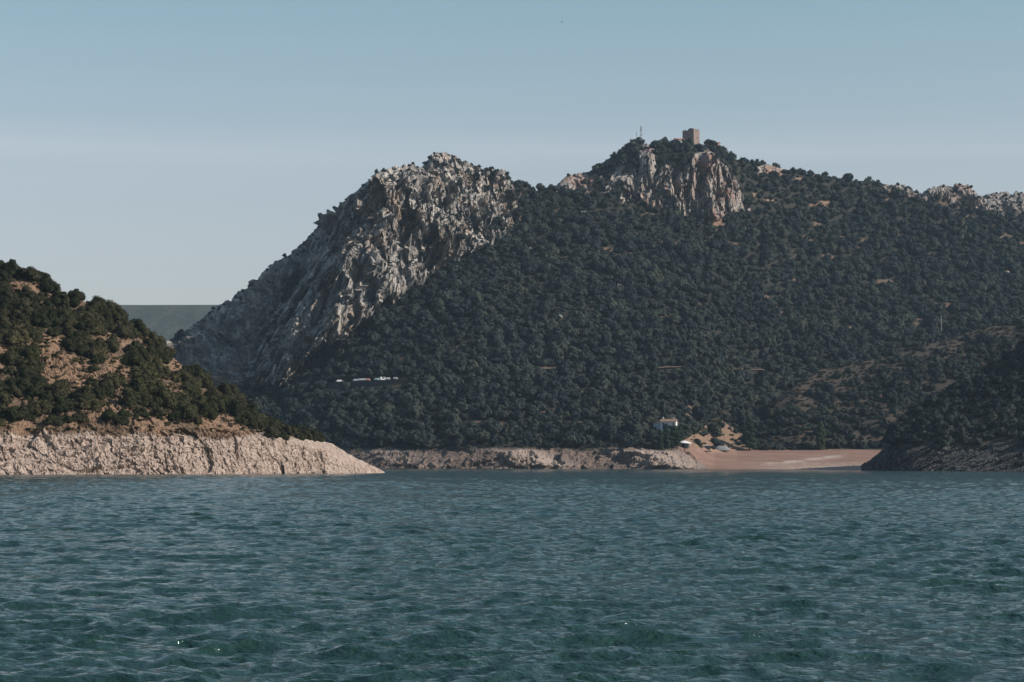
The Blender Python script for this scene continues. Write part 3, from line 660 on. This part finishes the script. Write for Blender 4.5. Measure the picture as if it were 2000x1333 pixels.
def gn_scatter(name, pts, rot, scl, idx, protos, label, cat):
    me = bpy.data.meshes.new(name); n = len(pts); me.vertices.add(n); me.vertices.foreach_set('co', np.asarray(pts, np.float32).ravel())
    for k, a in (('rot', rot), ('scl', scl), ('scz', [q*R.uniform(.72, 1.25) for q in scl])):
        at = me.attributes.new(k, 'FLOAT', 'POINT'); at.data.foreach_set('value', np.asarray(a, np.float32))
    at = me.attributes.new('idx', 'INT', 'POINT'); at.data.foreach_set('value', np.asarray(idx, np.int32))
    me.update(); o = bpy.data.objects.new(name, me); C.objects.link(o)
    col = bpy.data.collections.new(name+'_kinds')
    for k, p in enumerate(protos):
        q = bpy.data.objects.new('%s_kind_%02d' % (name, k), p); col.objects.link(q)
    g = bpy.data.node_groups.new(name, 'GeometryNodeTree')
    g.interface.new_socket('Geometry', in_out='INPUT', socket_type='NodeSocketGeometry'); g.interface.new_socket('Geometry', in_out='OUTPUT', socket_type='NodeSocketGeometry')
    gi = N(g, 'NodeGroupInput'); go = N(g, 'NodeGroupOutput'); ip = N(g, 'GeometryNodeInstanceOnPoints'); ci = N(g, 'GeometryNodeCollectionInfo')
    ci.inputs['Collection'].default_value = col; ci.inputs['Separate Children'].default_value = True; ci.inputs['Reset Children'].default_value = True
    def na(nm, ty): a = N(g, 'GeometryNodeInputNamedAttribute', data_type=ty); a.inputs['Name'].default_value = nm; return a.outputs['Attribute']
    cx = N(g, 'ShaderNodeCombineXYZ'); g.links.new(na('rot', 'FLOAT'), cx.inputs['Z'])
    cs = N(g, 'ShaderNodeCombineXYZ'); s_ = na('scl', 'FLOAT')
    for k in 'XY': g.links.new(s_, cs.inputs[k])
    g.links.new(na('scz', 'FLOAT'), cs.inputs['Z'])
    g.links.new(gi.outputs[0], ip.inputs['Points']); g.links.new(ci.outputs[0], ip.inputs['Instance']); ip.inputs['Pick Instance'].default_value = True
    g.links.new(na('idx', 'INT'), ip.inputs['Instance Index']); g.links.new(cx.outputs[0], ip.inputs['Rotation']); g.links.new(cs.outputs[0], ip.inputs['Scale'])
    g.links.new(ip.outputs[0], go.inputs[0])
    md = o.modifiers.new('scatter', 'NODES'); md.node_group = g
    return tag(o, label, cat, None, 'stuff')

R = random.Random(7)
forest = []       # (P, scale)
scrub = []
def grid(x0, x1, y0, y1, s):
    y = y0
    while y < y1:
        x = x0+R.random()*s
        while x < x1:
            yield x+R.uniform(-.4, .4)*s, y+R.uniform(-.4, .4)*s
            x += s
        y += s
def cell(S_, px, py):
    j = int(np.clip(np.searchsorted(S_.cx, px), 0, len(S_.cx)-1)); i = int(np.argmin(abs(S_.PY[:, j]-py))); return i, j
ROAD = [(628, 752), (660, 750.5), (700, 748.5), (740, 747.5), (780, 746), (815, 745)]
def near_line(px, py, x0, x1, ys, up, dn):
    if not x0 < px < x1: return False
    y = np.interp(px, [p[0] for p in ys], [p[1] for p in ys]); return y-up < py < y+dn
TRACK = [(1030, 724), (1100, 723), (1190, 722), (1290, 721), (1340, 719), (1400, 722), (1440, 723), (1495, 724)]
HOUSE_ZONE = (1282, 1332, 826, 884)
for x, Y in grid(-330, 520, 1005, 1640, 6.9):
    px = 1000+F*x/Y
    if px < 130 or px > 2450: continue
    j = int(np.clip(np.searchsorted(mt.cx, px), 0, len(mt.cx)-1)); i = int(np.clip(np.searchsorted(Y0[:, j], Y), 0, len(Y0)-1)); py = float(mt.PY[i, j])
    P = mt.P[i, j].copy() if Y < Y0[-1, j] else mt.at_Y(x, Y+mt.P[-1, j, 1]-Y0[-1, j])
    rk = rockf[i, j]; z = P[2]
    if z < 9.4+1.5*R.random(): continue
    if Y > Y0[-1, j]+6: 
        if R.random() < .6: continue
    if rk == 4 or (soil[i, j] > .35 and R.random() > (.12 if field[i, j] else .08)): continue
    s = (6.6+5.2*R.random()**1.3)*(.85 if py < 420 else 1)*(1+.12*float(vn(np.array([x, Y, 0.]), 40, 3)))
    if rk == 1:
        right = np.clip((px-820)/150, 0, 1)*(1 if py < 490 else .3); edge = np.exp(-abs(py-mt.PY[-1, j])/22)
        if R.random() > .05+.55*right*.9+.35*edge: continue
        s *= .45+.35*right*R.random()
    if rk in (2, 3):
        if R.random() > (.07 if rk == 2 else .3): continue
        s *= .5
    if px > 1470 and sp.P[:, min(len(sp.cx)-1, int(np.searchsorted(sp.cx, px))), 1][-1]+10 > Y: continue
    if near_line(px, py, 640, 800, ROAD, 7, 13) or near_line(px, py, 628, 660, ROAD, 7, 20): continue
    if (near_line(px, py, 1425, 1490, TRACK, 5, 12) or near_line(px, py, 1285, 1335, TRACK, 4, 10) or near_line(px, py, 1190, 1220, TRACK, 4, 9) or near_line(px, py, 1040, 1100, TRACK, 3, 7)): continue
    if HOUSE_ZONE[0] < px < HOUSE_ZONE[1] and HOUSE_ZONE[2]-4 < py < HOUSE_ZONE[3]: continue
    if 1318 < px < 1392 and py < 284: s *= .6
    if 1326 < px < 1378 and Y > 1478: continue
    if R.random() < .05: continue
    forest.append((P-np.array([0, 0, s*(.16 if rk == 0 else .3)]), s))
hashg = {}
def hk(P): return (int(P[0]//6), int(P[1]//6), int(P[2]//6))
for P, s in forest: hashg.setdefault(hk(P), []).append((P, s))
def clear(P, s, f):
    a, b, c = hk(P)
    for i in (a-1, a, a+1):
        for j in (b-1, b, b+1):
            for k in (c-1, c, c+1):
                for q, t in hashg.get((i, j, k), ()):
                    if (P[0]-q[0])**2+(P[1]-q[1])**2+(P[2]-q[2])**2 < (f*(s+t))**2: return False
    return True
NR, NC = mt.PX.shape
wcol = np.gradient(mt.cx); wcol = np.where((mt.cx < 130) | (mt.cx > 2300), 0, wcol); cumc = np.cumsum(wcol); cumc /= cumc[-1]
for _ in range(90000):
    j = int(np.searchsorted(cumc, R.random())); i = R.randrange(12, NR-1); px = mt.PX[i, j]; py = mt.PY[i, j]; P = mt.P[i, j]; rk = rockf[i, j]
    if P[2] < 9.6 or rk == 4: continue
    small_ = False
    if rk in (1, 2, 3):
        edge = math.exp(-abs(py-mt.PY[-1, j])/12); right = min(1, max(0, (px-830)/120))*(1 if py < 500 else .4) if rk == 1 else (.05 if rk == 2 else .3)
        if R.random() > .015+.3*edge+.35*right: continue
        s = R.uniform(1.6, 3.6)+2*right*R.random(); f = .55
    else:
        if soil[i, j] > .35 and R.random() > .05: continue
        if px > 1470 and sp.P[-1, min(len(sp.cx)-1, int(np.searchsorted(sp.cx, px))), 1]+10 > P[1]: continue
        s = R.uniform(2.2, 6.6); f = .38
        if near_line(px, py, 640, 800, ROAD, 5, 12) or near_line(px, py, 628, 660, ROAD, 7, 18): continue
        if (near_line(px, py, 1425, 1490, TRACK, 5, 12) or near_line(px, py, 1285, 1335, TRACK, 4, 10) or near_line(px, py, 1190, 1220, TRACK, 4, 9) or near_line(px, py, 1040, 1100, TRACK, 3, 7)): continue
        if 1282 < px < 1332 and 824 < py < 884: continue
        if 1318 < px < 1384 and py < 286: continue
    if not clear(P, s, f): continue
    q = P-np.array([0, 0, s*.2]); forest.append((q, s)); hashg.setdefault(hk(q), []).append((q, s))
# low scrub over the bare places of the mountain and the spur
for x, Y in grid(110, 560, 1086, 1320, 3.0):
    px = 1000+F*x/Y
    if px < 1468: continue
    P = sp.at_Y(x, Y); j = int(np.clip(np.searchsorted(sp.cx, px), 0, len(sp.cx)-1))
    if Y > sp.full[len(sp.P)-1, j, 1]+4 or P[2] < 8.5: continue
    _, py = proj(P)
    dens = .25+.75*sstep(0, 70, float(py)-float(sp.PY[-1, j])-10*vn(P, 20)); dens *= .5+.5*float(sstep(-.3, .3, np.array(vn(P, 30, 3))))
    if R.random() < .50*dens: s = R.uniform(3.5, 7.2); forest.append((P-np.array([0, 0, s*.16]), s))
    elif R.random() < .85: scrub.append((P, R.uniform(1.6, 3.2), R.random() < .3))
for x, Y in grid(-100, 130, 1040, 1470, 3.2):
    px = 1000+F*x/Y; P = mt.at_Y(x, Y); _, py = proj(P); i, j = cell(mt, px, py)
    if rockf[i, j] == 0 and soil[i, j] > .3 and R.random() < .3: scrub.append((P, R.uniform(1.6, 3.6), R.random() < .55))

# individual trees of the left hill, then the dark right hill
oaks = []
for x, Y in grid(-190, -20, 428, 560, 3.2):
    px = 1000+F*x/Y; P = lh.at_Y(x, Y); j = int(np.clip(np.searchsorted(lh.cx, px), 0, len(lh.cx)-1))
    if px > 672 or P[2] < (9.8 if px < 520 else 7.6): continue
    if Y > lh.full[len(lh.P)-1, j, 1]+3: continue
    _, py = proj(P); py = float(py); i, _j = cell(lh, px, py)
    if lspot[i, j] > (.12 if py < 812 else .5) and R.random() < .86: 
        if R.random() < .6: scrub.append((P, R.uniform(1.0, 2.2), R.random() < .35))
        continue
    s = 3.0+3.9*R.random()**1.3
    if py > 822: s *= .8
    if px > 530: s *= .78
    if any((P[0]-q[0][0])**2+(P[1]-q[0][1])**2 < (.27*(s+q[1]))**2 for q in oaks): 
        if R.random() < .5: scrub.append((P, R.uniform(1.4, 2.8), R.random() < .6))
        continue
    if px < -15 and px > -70: continue
    if px < -15: forest.append((P-np.array([0, 0, s*.14]), s)); continue
    oaks.append((P-np.array([0, 0, s*.14]), s, px, py))
for x, Y in grid(-120, -20, 428, 560, 1.55):
    px = 1000+F*x/Y; P = lh.at_Y(x, Y)
    if P[2] > 8.6 and px < 700 and R.random() < .75: scrub.append((P, .4+1.5*R.random()**1.5, R.random() < .55))
roaks = []
for x, Y in grid(120, 330, 772, 905, 4.4):
    px = 1000+F*x/Y; P = rh.at_Y(x, Y)
    if P[2] < 9.6: continue
    s = R.uniform(5.2, 8.0)
    if any((P[0]-q[0][0])**2+(P[1]-q[0][1])**2 < (.28*(s+q[1]))**2 for q in roaks): continue
    if px > 2010: forest.append((P-np.array([0, 0, s*.14]), s)); continue
    roaks.append((P-np.array([0, 0, s*.16]), s, px, float(proj(P)[1])))
open('/tmp/cnt','w').write(str((len(oaks), len(roaks), len(forest), len(scrub))))
print('left oaks', len(oaks), 'right oaks', len(roaks), 'forest', len(forest), 'scrub', len(scrub))
def plant(lst, where, group, ref, step, small, crowns=near_crowns):
    """rows counted up from the bank, trees counted from the left"""
    rows = {}
    for t in lst: rows.setdefault(int(max(0, t[0][1]-ref(t[2]))//step), []).append(t)
    for r in sorted(rows):
        for k, (P, s, px, py) in enumerate(sorted(rows[r], key=lambda q: q[2])):
            size = 'small' if s < small[0] else ('large' if s > small[1] else 'rounded')
            lab = '%s holm oak, %s from left in the %s row above %s' % (size, ordinal(k+1), ordinal(r+1), where)
            kx = R.randrange(len(crowns))
            tree(P, s, crowns[kx], near_trunks[kx % 4], lab, group, R.random()*6.283, 'holm_oak', R.uniform(.9, 1.15))
oaks.sort(key=lambda q: q[0][1])
for P, s, px, py in oaks[286:]: forest.append((P, s))
NL = min(286, len(oaks))
plant(oaks[:286], "the left bank", 'holm oaks on the sunlit left hill', lambda px: float(np.interp(px, [0, 260, 500, 650], [434, 453, 479, 507])), 7.0, (5.2, 6.9))
plant(sorted(roaks, key=lambda q: q[0][1])[:max(0, 289-NL)], "the dark right bank", 'holm oaks on the shaded right hill', lambda px: float(np.interp(px, [1700, 1784, 2000], [830, 812, 790])), 9.0, (6, 7.3), far_crowns)  # cooler far leaf colour stands in for shade on this hill's oaks
for P, s, px, py in sorted(roaks, key=lambda q: q[0][1])[max(0, 289-NL):]: forest.append((P, s))
fo = gn_scatter('forest', [f[0] for f in forest], [R.random()*6.283 for _ in forest], [f[1] for f in forest], [R.randrange(7) for _ in forest], far_crowns, 'dense evergreen oak wood covering the mountain slope', 'forest')
gn_scatter('scrub', [f[0] for f in scrub], [R.random()*6.283 for _ in scrub], [f[1] for f in scrub], [R.randrange(3)+(3 if f[2] else 0) for f in scrub], shrub_g+shrub_d, 'low green and dry scrub dotted over the bare slopes', 'scrub')
for (px, py, s, sz, lab) in (
    (1289, 878, 10.0, 1.0, 'slender poplar at the left end of the clump below the white house'),
    (1301, 878, 12.5, 1.0, 'tallest slender poplar directly below the white house'),
    (1317, 877, 11.0, 1.25, 'broad poplar beside the white canopy under the house'),
    (1326, 868, 8.6, 1.2, 'yellowish green poplar behind the clump, right of the white house'),
    (1465, 880, 17.0, 1.5, 'tall wide poplar at the right end of the orange field'),
    (1602, 880, 14.5, 1.0, 'lone narrow poplar casting a long shadow over the beach')):
    P = mt.at(px, py); wdt = {1.0: 1.15, 1.2: 1.9, 1.25: 1.9, 1.5: 1.45}[sz]
    t = tree(P, s, poplar_crowns[int(px) % 3], poplar_trunk, lab, 'poplars along the far shore', px*.7, 'poplar'); t.scale = (s*wdt, s*wdt, s)
for (px, py, s) in ((1485, 879, 5), (1500, 879, 6.5), (1522, 878, 6), (1545, 878, 7), (1568, 877, 5.5), (1585, 877, 6), (1620, 877, 7), (1640, 876, 7.5), (1662, 876, 6.5), (1682, 876, 6), (1700, 875, 6)):
    P = mt.at(px, py); k = R.randrange(7)
    tree(P-np.array([0, 0, .8]), s, far_crowns[k], near_trunks[k % 4], '%s holm oak along the back edge of the beach, right of the wide poplar' % (ordinal([1485, 1500, 1522, 1545, 1568, 1585, 1620, 1640, 1662, 1682, 1700].index(px)+1)), 'holm oaks along the back of the beach', R.random()*6)

# ------------------------------------------------------------------ buildings and small things
def ground_z(px, py): return mt.at(px, py)
# castle tower
P = pt(1355, 281, 1484.0); base = Vector(P)
tw = empty('castle_tower', base-Vector((0, 0, 5)), R_(-33.7), 'square ruined stone castle tower on the highest summit', 'tower')
s = 8.8; H = 14.4     # local: near corner at origin; left face along -x, right face along +y (after rotation)
m = MB(); m.box(-s, 0, 0, s*.95, 0, H); wall = m.build('wall', M['tower'], tw)
m = MB()
for a, b, h in ((-8.8, -7.9, .35), (-7.2, -6.0, .5), (-4.6, -.0, 1.0), (-3.4, -1.2, 1.5)): m.box(a, b, 0, .6, H, H+h)
for a, b, h in ((.62, 2.6, 1.2), (3.7, 5.6, .9), (6.2, 7.2, 1.4), (7.5, 8.36, .7)): m.box(-.6, -.003, a, b, H, H+h)
m.box(-8.8, -8.2, 1.5, 4, H, H+.7); m.box(-8.8, -8.2, 5, 8, H, H+.9); m.box(-7, -1.5, 7.7, 8.3, H, H+.6)
m.build('battlement', M['tower'], tw)
m = MB(); m.box(.0, .06, 4.4, 5.3, H-5.6, H-4.3); w = m.build('window', M['dark'], tw)
m = MB(); m.box(.0, .05, 3.2, 3.7, H-1.9, H-.5); m.build('window', M['dark'], tw)
def house(loc, rz, w, d, h, rise, wm, rm, label, name='house', wing=None, chim=()):
    e = empty(name, loc, rz, label, 'house'); m = MB()
    m.poly([(-w/2, -d/2, -2), (w/2, -d/2, -2), (w/2, d/2, -2), (-w/2, d/2, -2), (-w/2, -d/2, h), (w/2, -d/2, h), (w/2, d/2, h), (-w/2, d/2, h), (-w/2, 0, h+rise), (w/2, 0, h+rise)],
           [(0, 1, 5, 4), (1, 2, 6, 9, 5), (2, 3, 7, 6), (3, 0, 4, 8, 7), (4, 5, 9, 8), (6, 7, 8, 9)])
    m.build('wall', wm, e); m = MB(); o = .35; k = rise/(d/2)
    for sg in (-1, 1):
        y0 = sg*(d/2+o); z0 = h-k*o+.04
        m.poly([(-w/2-o, y0, z0), (w/2+o, y0, z0), (w/2+o, 0, h+rise+.04), (-w/2-o, 0, h+rise+.04), (-w/2-o, y0, z0+.18), (w/2+o, y0, z0+.18), (w/2+o, 0, h+rise+.22), (-w/2-o, 0, h+rise+.22)],
               [(0, 1, 2, 3), (4, 5, 6, 7), (0, 1, 5, 4), (1, 2, 6, 5), (2, 3, 7, 6), (3, 0, 4, 7)])
    rf_ = m.build('roof', rm, e)
    for cx_, hh in chim:
        MB().box(cx_-.35, cx_+.35, -.3, .4, h+rise-.3, h+rise+hh).build('chimney', M['white'], rf_)
    for wx_ in np.linspace(-w/2+1.2, w/2-1.2, max(2, int(w/2.6))):
        MB().box(wx_-.35, wx_+.35, -d/2-.04, -d/2-.003, h-1.6, h-.5).build('window', M['dark'], e)
    return e
g = pt(1326, 279, 1482); house(Vector(g)-Vector((0, 0, 1.0)), R_(14), 6.0, 4.2, 2.9, .9, M['white'], M['tile'], 'small white chapel with red tile roof left of the castle tower', 'chapel')
g = pt(1399, 287, 1490); house(Vector(g)-Vector((0, 0, .6)), R_(-28), 4.2, 3.6, 2.8, .7, M['tower'], M['tile'], 'low stone hut with tiled roof on the right shoulder of the summit', 'stone_hut')
g = mt.at(1306, 846)
e = house(Vector(g)+Vector((0, 0, 1.5)), R_(-12), 7.4, 5.4, 3.8, 1.2, M['white'], M['brownroof'], 'white house with brown roof and chimney among trees above the far shore', 'house', chim=((-2.9, 1.2), (2.3, .9)))
MB().box(-7.2, -3.72, -2.0, 2.2, -2, 3.1).build('side_wing', M['bluegrey'], e)
MB().box(-2.6, 1.5, -3.2, -2.8, 0.4, 2.0).build('porch', M['dark'], e)

# masts
def mast(px, py, h, r, arms, label):
    g = Vector(pt(px, py, 1480)); e = empty('antenna_mast', g-Vector((0, 0, 2)), 0, label, 'mast'); 
    m = MB(); m.tube((0, 0, 0), (0, 0, h), r, r*.7, 6); 
    m.build('pole', M['steel'], e)
    for z_, l, w_ in arms:
        MB().tube((-l, 0, z_), (l, 0, z_), .05, .05, 5).build('crossarm', M['steel'], e)
        MB().box(-l-w_/2, -l+w_/2, -.12, .12, z_-.9, z_+.9).build('antenna', M['steel'], e)
        MB().box(l-w_/2, l+w_/2, -.12, .12, z_-.9, z_+.9).build('antenna', M['steel'], e)
mast(1252, 280, 14.0, .26, ((10.8, .5, .28), (7.6, .6, .3), (12.6, .3, .2)), 'taller thicker antenna mast on the summit left of the castle')
mast(1243, 284, 12.0, .13, ((9.6, .25, .1),), 'thin short antenna mast at the left edge of the summit')

# cars
def car(P, rz, body, label, group='cars parked along the mountain road', van=False):
    e = empty('parked_car', tuple(P), rz, label, 'car', group); W2 = .88; L = 2.15; zt = 1.95 if van else 1.45
    prof = [(-L, .45), (-L, .95), (-L+.25, 1.02), (-L+.7, zt) if not van else (-L+.15, zt), (.5, zt) if not van else (1.0, zt), (1.25, 1.0) if not van else (1.5, 1.1), (L-.1, .85), (L, .45)]
    v = []; n = len(prof)
    for sg in (-1, 1):
        for x, z_ in prof: v.append((x, sg*W2*(1 if z_ < 1.1 else .84), z_))
    f = [tuple(range(n))[::-1], tuple(range(n, 2*n))]+[(i, (i+1) % n, (i+1) % n+n, i+n) for i in range(n)]
    MB().poly(v, f).build('body', body, e)
    gl = MB(); xa, xb = (-L+.95, .35)
    for sg in (-1, 1): gl.poly([(xa, sg*W2*.97, 1.05), (xb+.55, sg*W2*.97, 1.05), (xb, sg*W2*.86, zt-.12), (xa+.1, sg*W2*.86, zt-.12)], [(0, 1, 2, 3)])
    gl.poly([(1.22, -.68, 1.06), (1.22, .68, 1.06), (.62, .62, zt-.1), (.62, -.62, zt-.1)], [(0, 1, 2, 3)])
    gl.build('windows', M['glass'], e)
    for x in (-1.3, 1.35):
        for sg in (-1, 1):
            w_ = MB().tube((x, sg*.62, .33), (x, sg*.9, .33), .33, .33, 12).build('wheel', M['rubber'], e)
            MB().tube((x, sg*.895, .33), (x, sg*.915, .33), .19, .19, 8).build('rim', M['steel'], w_)
    return e
# road bench cut into the slope
RP = [mt.at(px, py) for px, py in ROAD]
for p in RP: p[2] += .9
RPY = float(np.mean([p[1] for p in RP]))
m = MB(); n = len(RP)
for p in RP:
    x, y, z_ = p; m.v += [(x, y-3.2, z_), (x, y+3.4, z_), (x, y+3.4, z_-5), (x, y-3.2, z_-5)]
for k in range(n-1):
    a = 4*k; b = a+4; m.f += [(a, b, b+1, a+1), (a+3, a, a+1, a+2)][:1]+[(a, a+3, b+3, b), (a+1, b+1, b+2, a+2), (a+3, a+2, b+2, b+3)]
m.f += [(0, 1, 2, 3), (4*n-1, 4*n-2, 4*n-3, 4*n-4)]
tag(m.build('road', M['asphalt']), kind='structure')
for px, body, rz, dy, lab, van in (
    (664, 'carwhite', 20, 0, 'white car parked alone at the left end of the mountain road', False),
    (697, 'carsilver', 8, .3, 'silver car at the left end of the close row on the mountain road', False),
    (705, 'carwhite', 75, -.6, 'white car second in the close row on the mountain road', False),
    (712, 'carwhite', 80, -.4, 'white car next to the dull red one on the mountain road', False),
    (719, 'carred', 82, -.5, 'dull reddish car at the right end of the close row on the road', False),
    (737, 'carteal', 70, -.3, 'pale green car standing apart in the middle of the mountain road', False),
    (748, 'carwhite', 35, -.2, 'white van, brightest vehicle on the mountain road', True),
    (759, 'carwhite', 84, -.5, 'small white car just right of the white van on the road', False),
    (773, 'carsilver', 80, -.4, 'silver car parked at the far right end of the mountain road', False)):
    z_ = float(np.interp(px, [q[0] for q in ROAD], [q[2] for q in RP])); y_ = float(np.interp(px, [q[0] for q in ROAD], [q[1] for q in RP]))
    car(((px-1000)/F*y_, y_+dy, z_), R_(rz), M[body], lab, van=van)
# dirt track
TP = [mt.at(px, py) for px, py in TRACK]; m = MB()
for k in range(len(TP)*8-7):
    u = k/8; a = int(min(u, len(TP)-2)); w_ = u-a; p = TP[a]*(1-w_)+TP[a+1]*w_; p = mt.at_Y(p[0], p[1])
    m.v += [(p[0], p[1]-2.3, p[2]+.5), (p[0], p[1]+2.3, p[2]+1.0)]
    if k: b = 2*k; m.f.append((b-2, b, b+1, b-1))
tag(m.build('dirt_track', M['trackdirt']), kind='structure')
# poles
for px, y0, h, r, lab, my in ((1007.5, 800, 4.4, .3, 'short pale concrete pole rising out of the wood in mid slope', M['pale_pole']), (1838, 650, 10.5, .13, 'tall thin utility pole on the slope above the bare spur', M['pale_pole'])):
    g = mt.at(px, y0); e = empty('utility_pole', tuple(g), 0, lab, 'pole'); MB().tube((0, 0, -1), (0, 0, h), r, r*.8, 8).build('post', my, e)
    MB().box(-.8, .8, -.08, .08, h-.5, h-.35).build('crossarm', my, e)

# camp on the shore
g = Vector(mt.at(1338, 874)); e = empty('canopy_tent', g, R_(8), 'white topped open canopy beside the poplar clump', 'tent')
MB().poly([(-2.6, -2, 2.2), (2.9, -1.6, 1.7), (2.4, 2, 2.6), (-2.2, 2, 3.0), (-.1, .2, 3.3)], [(0, 1, 4), (1, 2, 4), (2, 3, 4), (3, 0, 4)]).build('canopy', M['white'], e)
for x, y in ((-2.5, -1.9), (2.7, -1.5), (2.3, 1.9), (-2.1, 1.9)): MB().tube((x, y, -.5), (x, y, 2.1), .06, .05, 6).build('leg', M['steel'], e)
g = Vector(mt.at(1290, 877)); e = empty('water_tank', g+Vector((0, 0, 1.0)), 0, 'small round white tank under the poplars', 'tank')
MB().tube((0, 0, 0), (0, 0, 1.5), .8, .8, 16).build('drum', M['white'], e); MB().tube((0, 0, 1.503), (0, 0, 1.75), .7, .3, 16).build('lid', M['white'], e)
for (x, y) in ((-.5, -.5), (.5, -.5), (0, .6)): MB().tube((x, y, -1.3), (x, y, 0), .07, .07, 6).build('leg', M['steel'], e)
g = mt.at(1380, 880); car(g+np.array([0, 3, .2]), R_(172), M['cardark'], 'dark car with a pale roof load parked left of the grey shelter', 'vehicles at the shore camp', True)
g = Vector(g); e = empty('roof_box', g+Vector((-.2, 3, 2.18)), R_(172), 'flat white box lying on the dark car', 'box'); MB().box(-1.3, .8, -.6, .6, 0, .35, .1, .1).build('shell', M['white'], e)
g = Vector(mt.at(1381, 883)); e = empty('rowing_boat', g+Vector((0, -1, .1)), R_(5), 'dull green rowing boat on the ground in front of the dark car', 'boat')
v = []; f = []; n = 9
for k in range(n):
    u = k/(n-1)*2-1; w_ = .75*(1-abs(u)**2.6); zz_ = .55+.15*u*u
    v += [(u*2.2, -w_, zz_), (u*2.2, -w_*.55, .08), (u*2.2, w_*.55, .08), (u*2.2, w_, zz_)]
    if k: b = 4*k; f += [(b-4+i, b+i, b+i+1, b-3+i) for i in range(3)]
MB().poly(v, f).build('hull', M['greenpaint'], e)
for x in (-.9, .5): MB().box(x-.12, x+.12, -.62, .62, .42, .47).build('bench', M['greenpaint'], e)
# rounded grey shelter
g = Vector(mt.at(1409, 880)); e = empty('tarpaulin_shelter', g, R_(4), 'long rounded grey tarpaulin shelter behind the beach', 'shelter')
v = []; f = []; n = 15; q = 9
for k in range(n):
    u = k/(n-1)*2-1; sc = (1-abs(u)**3.2)**.5 if abs(u) < 1 else 0.02
    for i in range(q+1):
        a = math.pi*i/q; v.append((u*3.9, -math.cos(a)*1.8*max(sc, .05), -.3+math.sin(a)*(2.7+.08*math.sin(k*2.1+i))*max(sc, .05)))
    if k: b = k*(q+1); f += [(b-q-1+i, b-q+i, b+i+1, b+i) for i in range(q)]
link_mesh('cover', v, f, M['tarp'], e, True)
MB().box(-3.6, 3.6, -1.86, -1.8, -.3, .15).build('ground_board', M['bark'], e)

# pale outcrops standing out of the wood
def boulder(px, py, w, h, label, S_=mt, k=0, lift=1.5):
    v, f = ICO_V.copy(), ICO_F
    # one more subdivision
    vv = [tuple(x) for x in v]; c = {}; g = []
    def mid(a, b):
        kk = (min(a, b), max(a, b))
        if kk not in c:
            p = (np.array(vv[a])+np.array(vv[b]))/2; vv.append(tuple(p/np.linalg.norm(p))); c[kk] = len(vv)-1
        return c[kk]
    for a, b, d in f: x, y, z_ = mid(a, b), mid(b, d), mid(d, a); g += [(a, x, z_), (b, y, x), (d, z_, y), (x, y, z_)]
    v = np.array(vv); q = v*np.array([w, w*.7, h]); dd, ss = rock_disp(q+px, bed(25, 1.6), [(1.8, .9), (.9, .5)], k)
    q = q*(1+.5*dd[:, None]/w); P = Vector(S_.at(px, py))
    o = link_mesh('rock_outcrop', q, np.array(g), M['boulder']); o.location = P+Vector((0, 0, lift)); tag(o, label, 'rock', 'pale rock outcrops in the wood')
for k, (px, py, w, h, lab) in enumerate((
    (1083, 584, 3.4, 1.6, 'flat pale outcrop in the middle of the wooded slope'), (1091, 626, 2.0, 2.0, 'pale blocky outcrop just below the flat one in mid slope'),
    (1105, 549, 2.6, 1.6, 'brownish outcrop above the flat pale one'), (1250, 518, 1.6, 1.8, 'small outcrop in a gap under the castle cliff'), (1210, 565, 1.8, 1.6, 'pale tilted outcrop low under the castle cliff'),
    (1385, 568, 1.8, .9, 'thin pale slab in the wood right of the castle cliff'), (1718, 508, 1.3, .9, 'small white rock on the right part of the slope'), (1965, 538, 2.2, 1.5, 'greyish rock at the right edge of the slope'),
    (1140, 420, 2.4, 1.1, 'grey slabs high on the slope right of the crag'), (1035, 492, 2.4, 1.2, 'light rock at the foot of the crag beside bare earth'))):
    boulder(px, py, w*.8, h*.7, lab, mt, k, 2.0)

# bird in the sky
P = Vector(pt(1096, 44, 620)); e = empty('bird', P, R_(60), 'tiny dark bird gliding high in the open sky', 'bird')
MB().poly([(-.35, 0, 0), (-.1, -.08, .05), (.25, -.05, .03), (.38, 0, 0), (.25, .05, .03), (-.1, .08, .05), (0, 0, -.07)], [(0, 1, 6), (1, 2, 6), (2, 3, 6), (3, 4, 6), (4, 5, 6), (5, 0, 6), (0, 5, 4, 3, 2, 1)]).build('body', M['cardark'], e)
for sg in (-1, 1): MB().poly([(.18, sg*.04, .03), (-.12, sg*.04, .03), (-.12, sg*.38, .2), (.12, sg*.38, .2), (-.1, sg*.72, .3), (.16, sg*.04, .0)], [(0, 1, 2, 3), (3, 2, 4), (0, 5, 1), ]).build('wing', M['cardark'], e)

# ------------------------------------------------------------------ haze
hz = MB().box(-8000, 8000, -350, 8500, -5, 420).build('haze', None)
hm = bpy.data.materials.new('haze_air'); hm.use_nodes = True; t = hm.node_tree; t.nodes.clear()
ho = N(t, 'ShaderNodeOutputMaterial'); pv = N(t, 'ShaderNodeVolumePrincipled'); pv.inputs['Color'].default_value = (.58, .80, 1.0, 1); pv.inputs['Density'].default_value = 0.00005; pv.inputs['Anisotropy'].default_value = 0.2
t.links.new(pv.outputs[0], ho.inputs['Volume']); hz.data.materials.append(hm); tag(hz, kind='stuff', label='thin blue haze filling the air over the lake and hills', cat='haze')
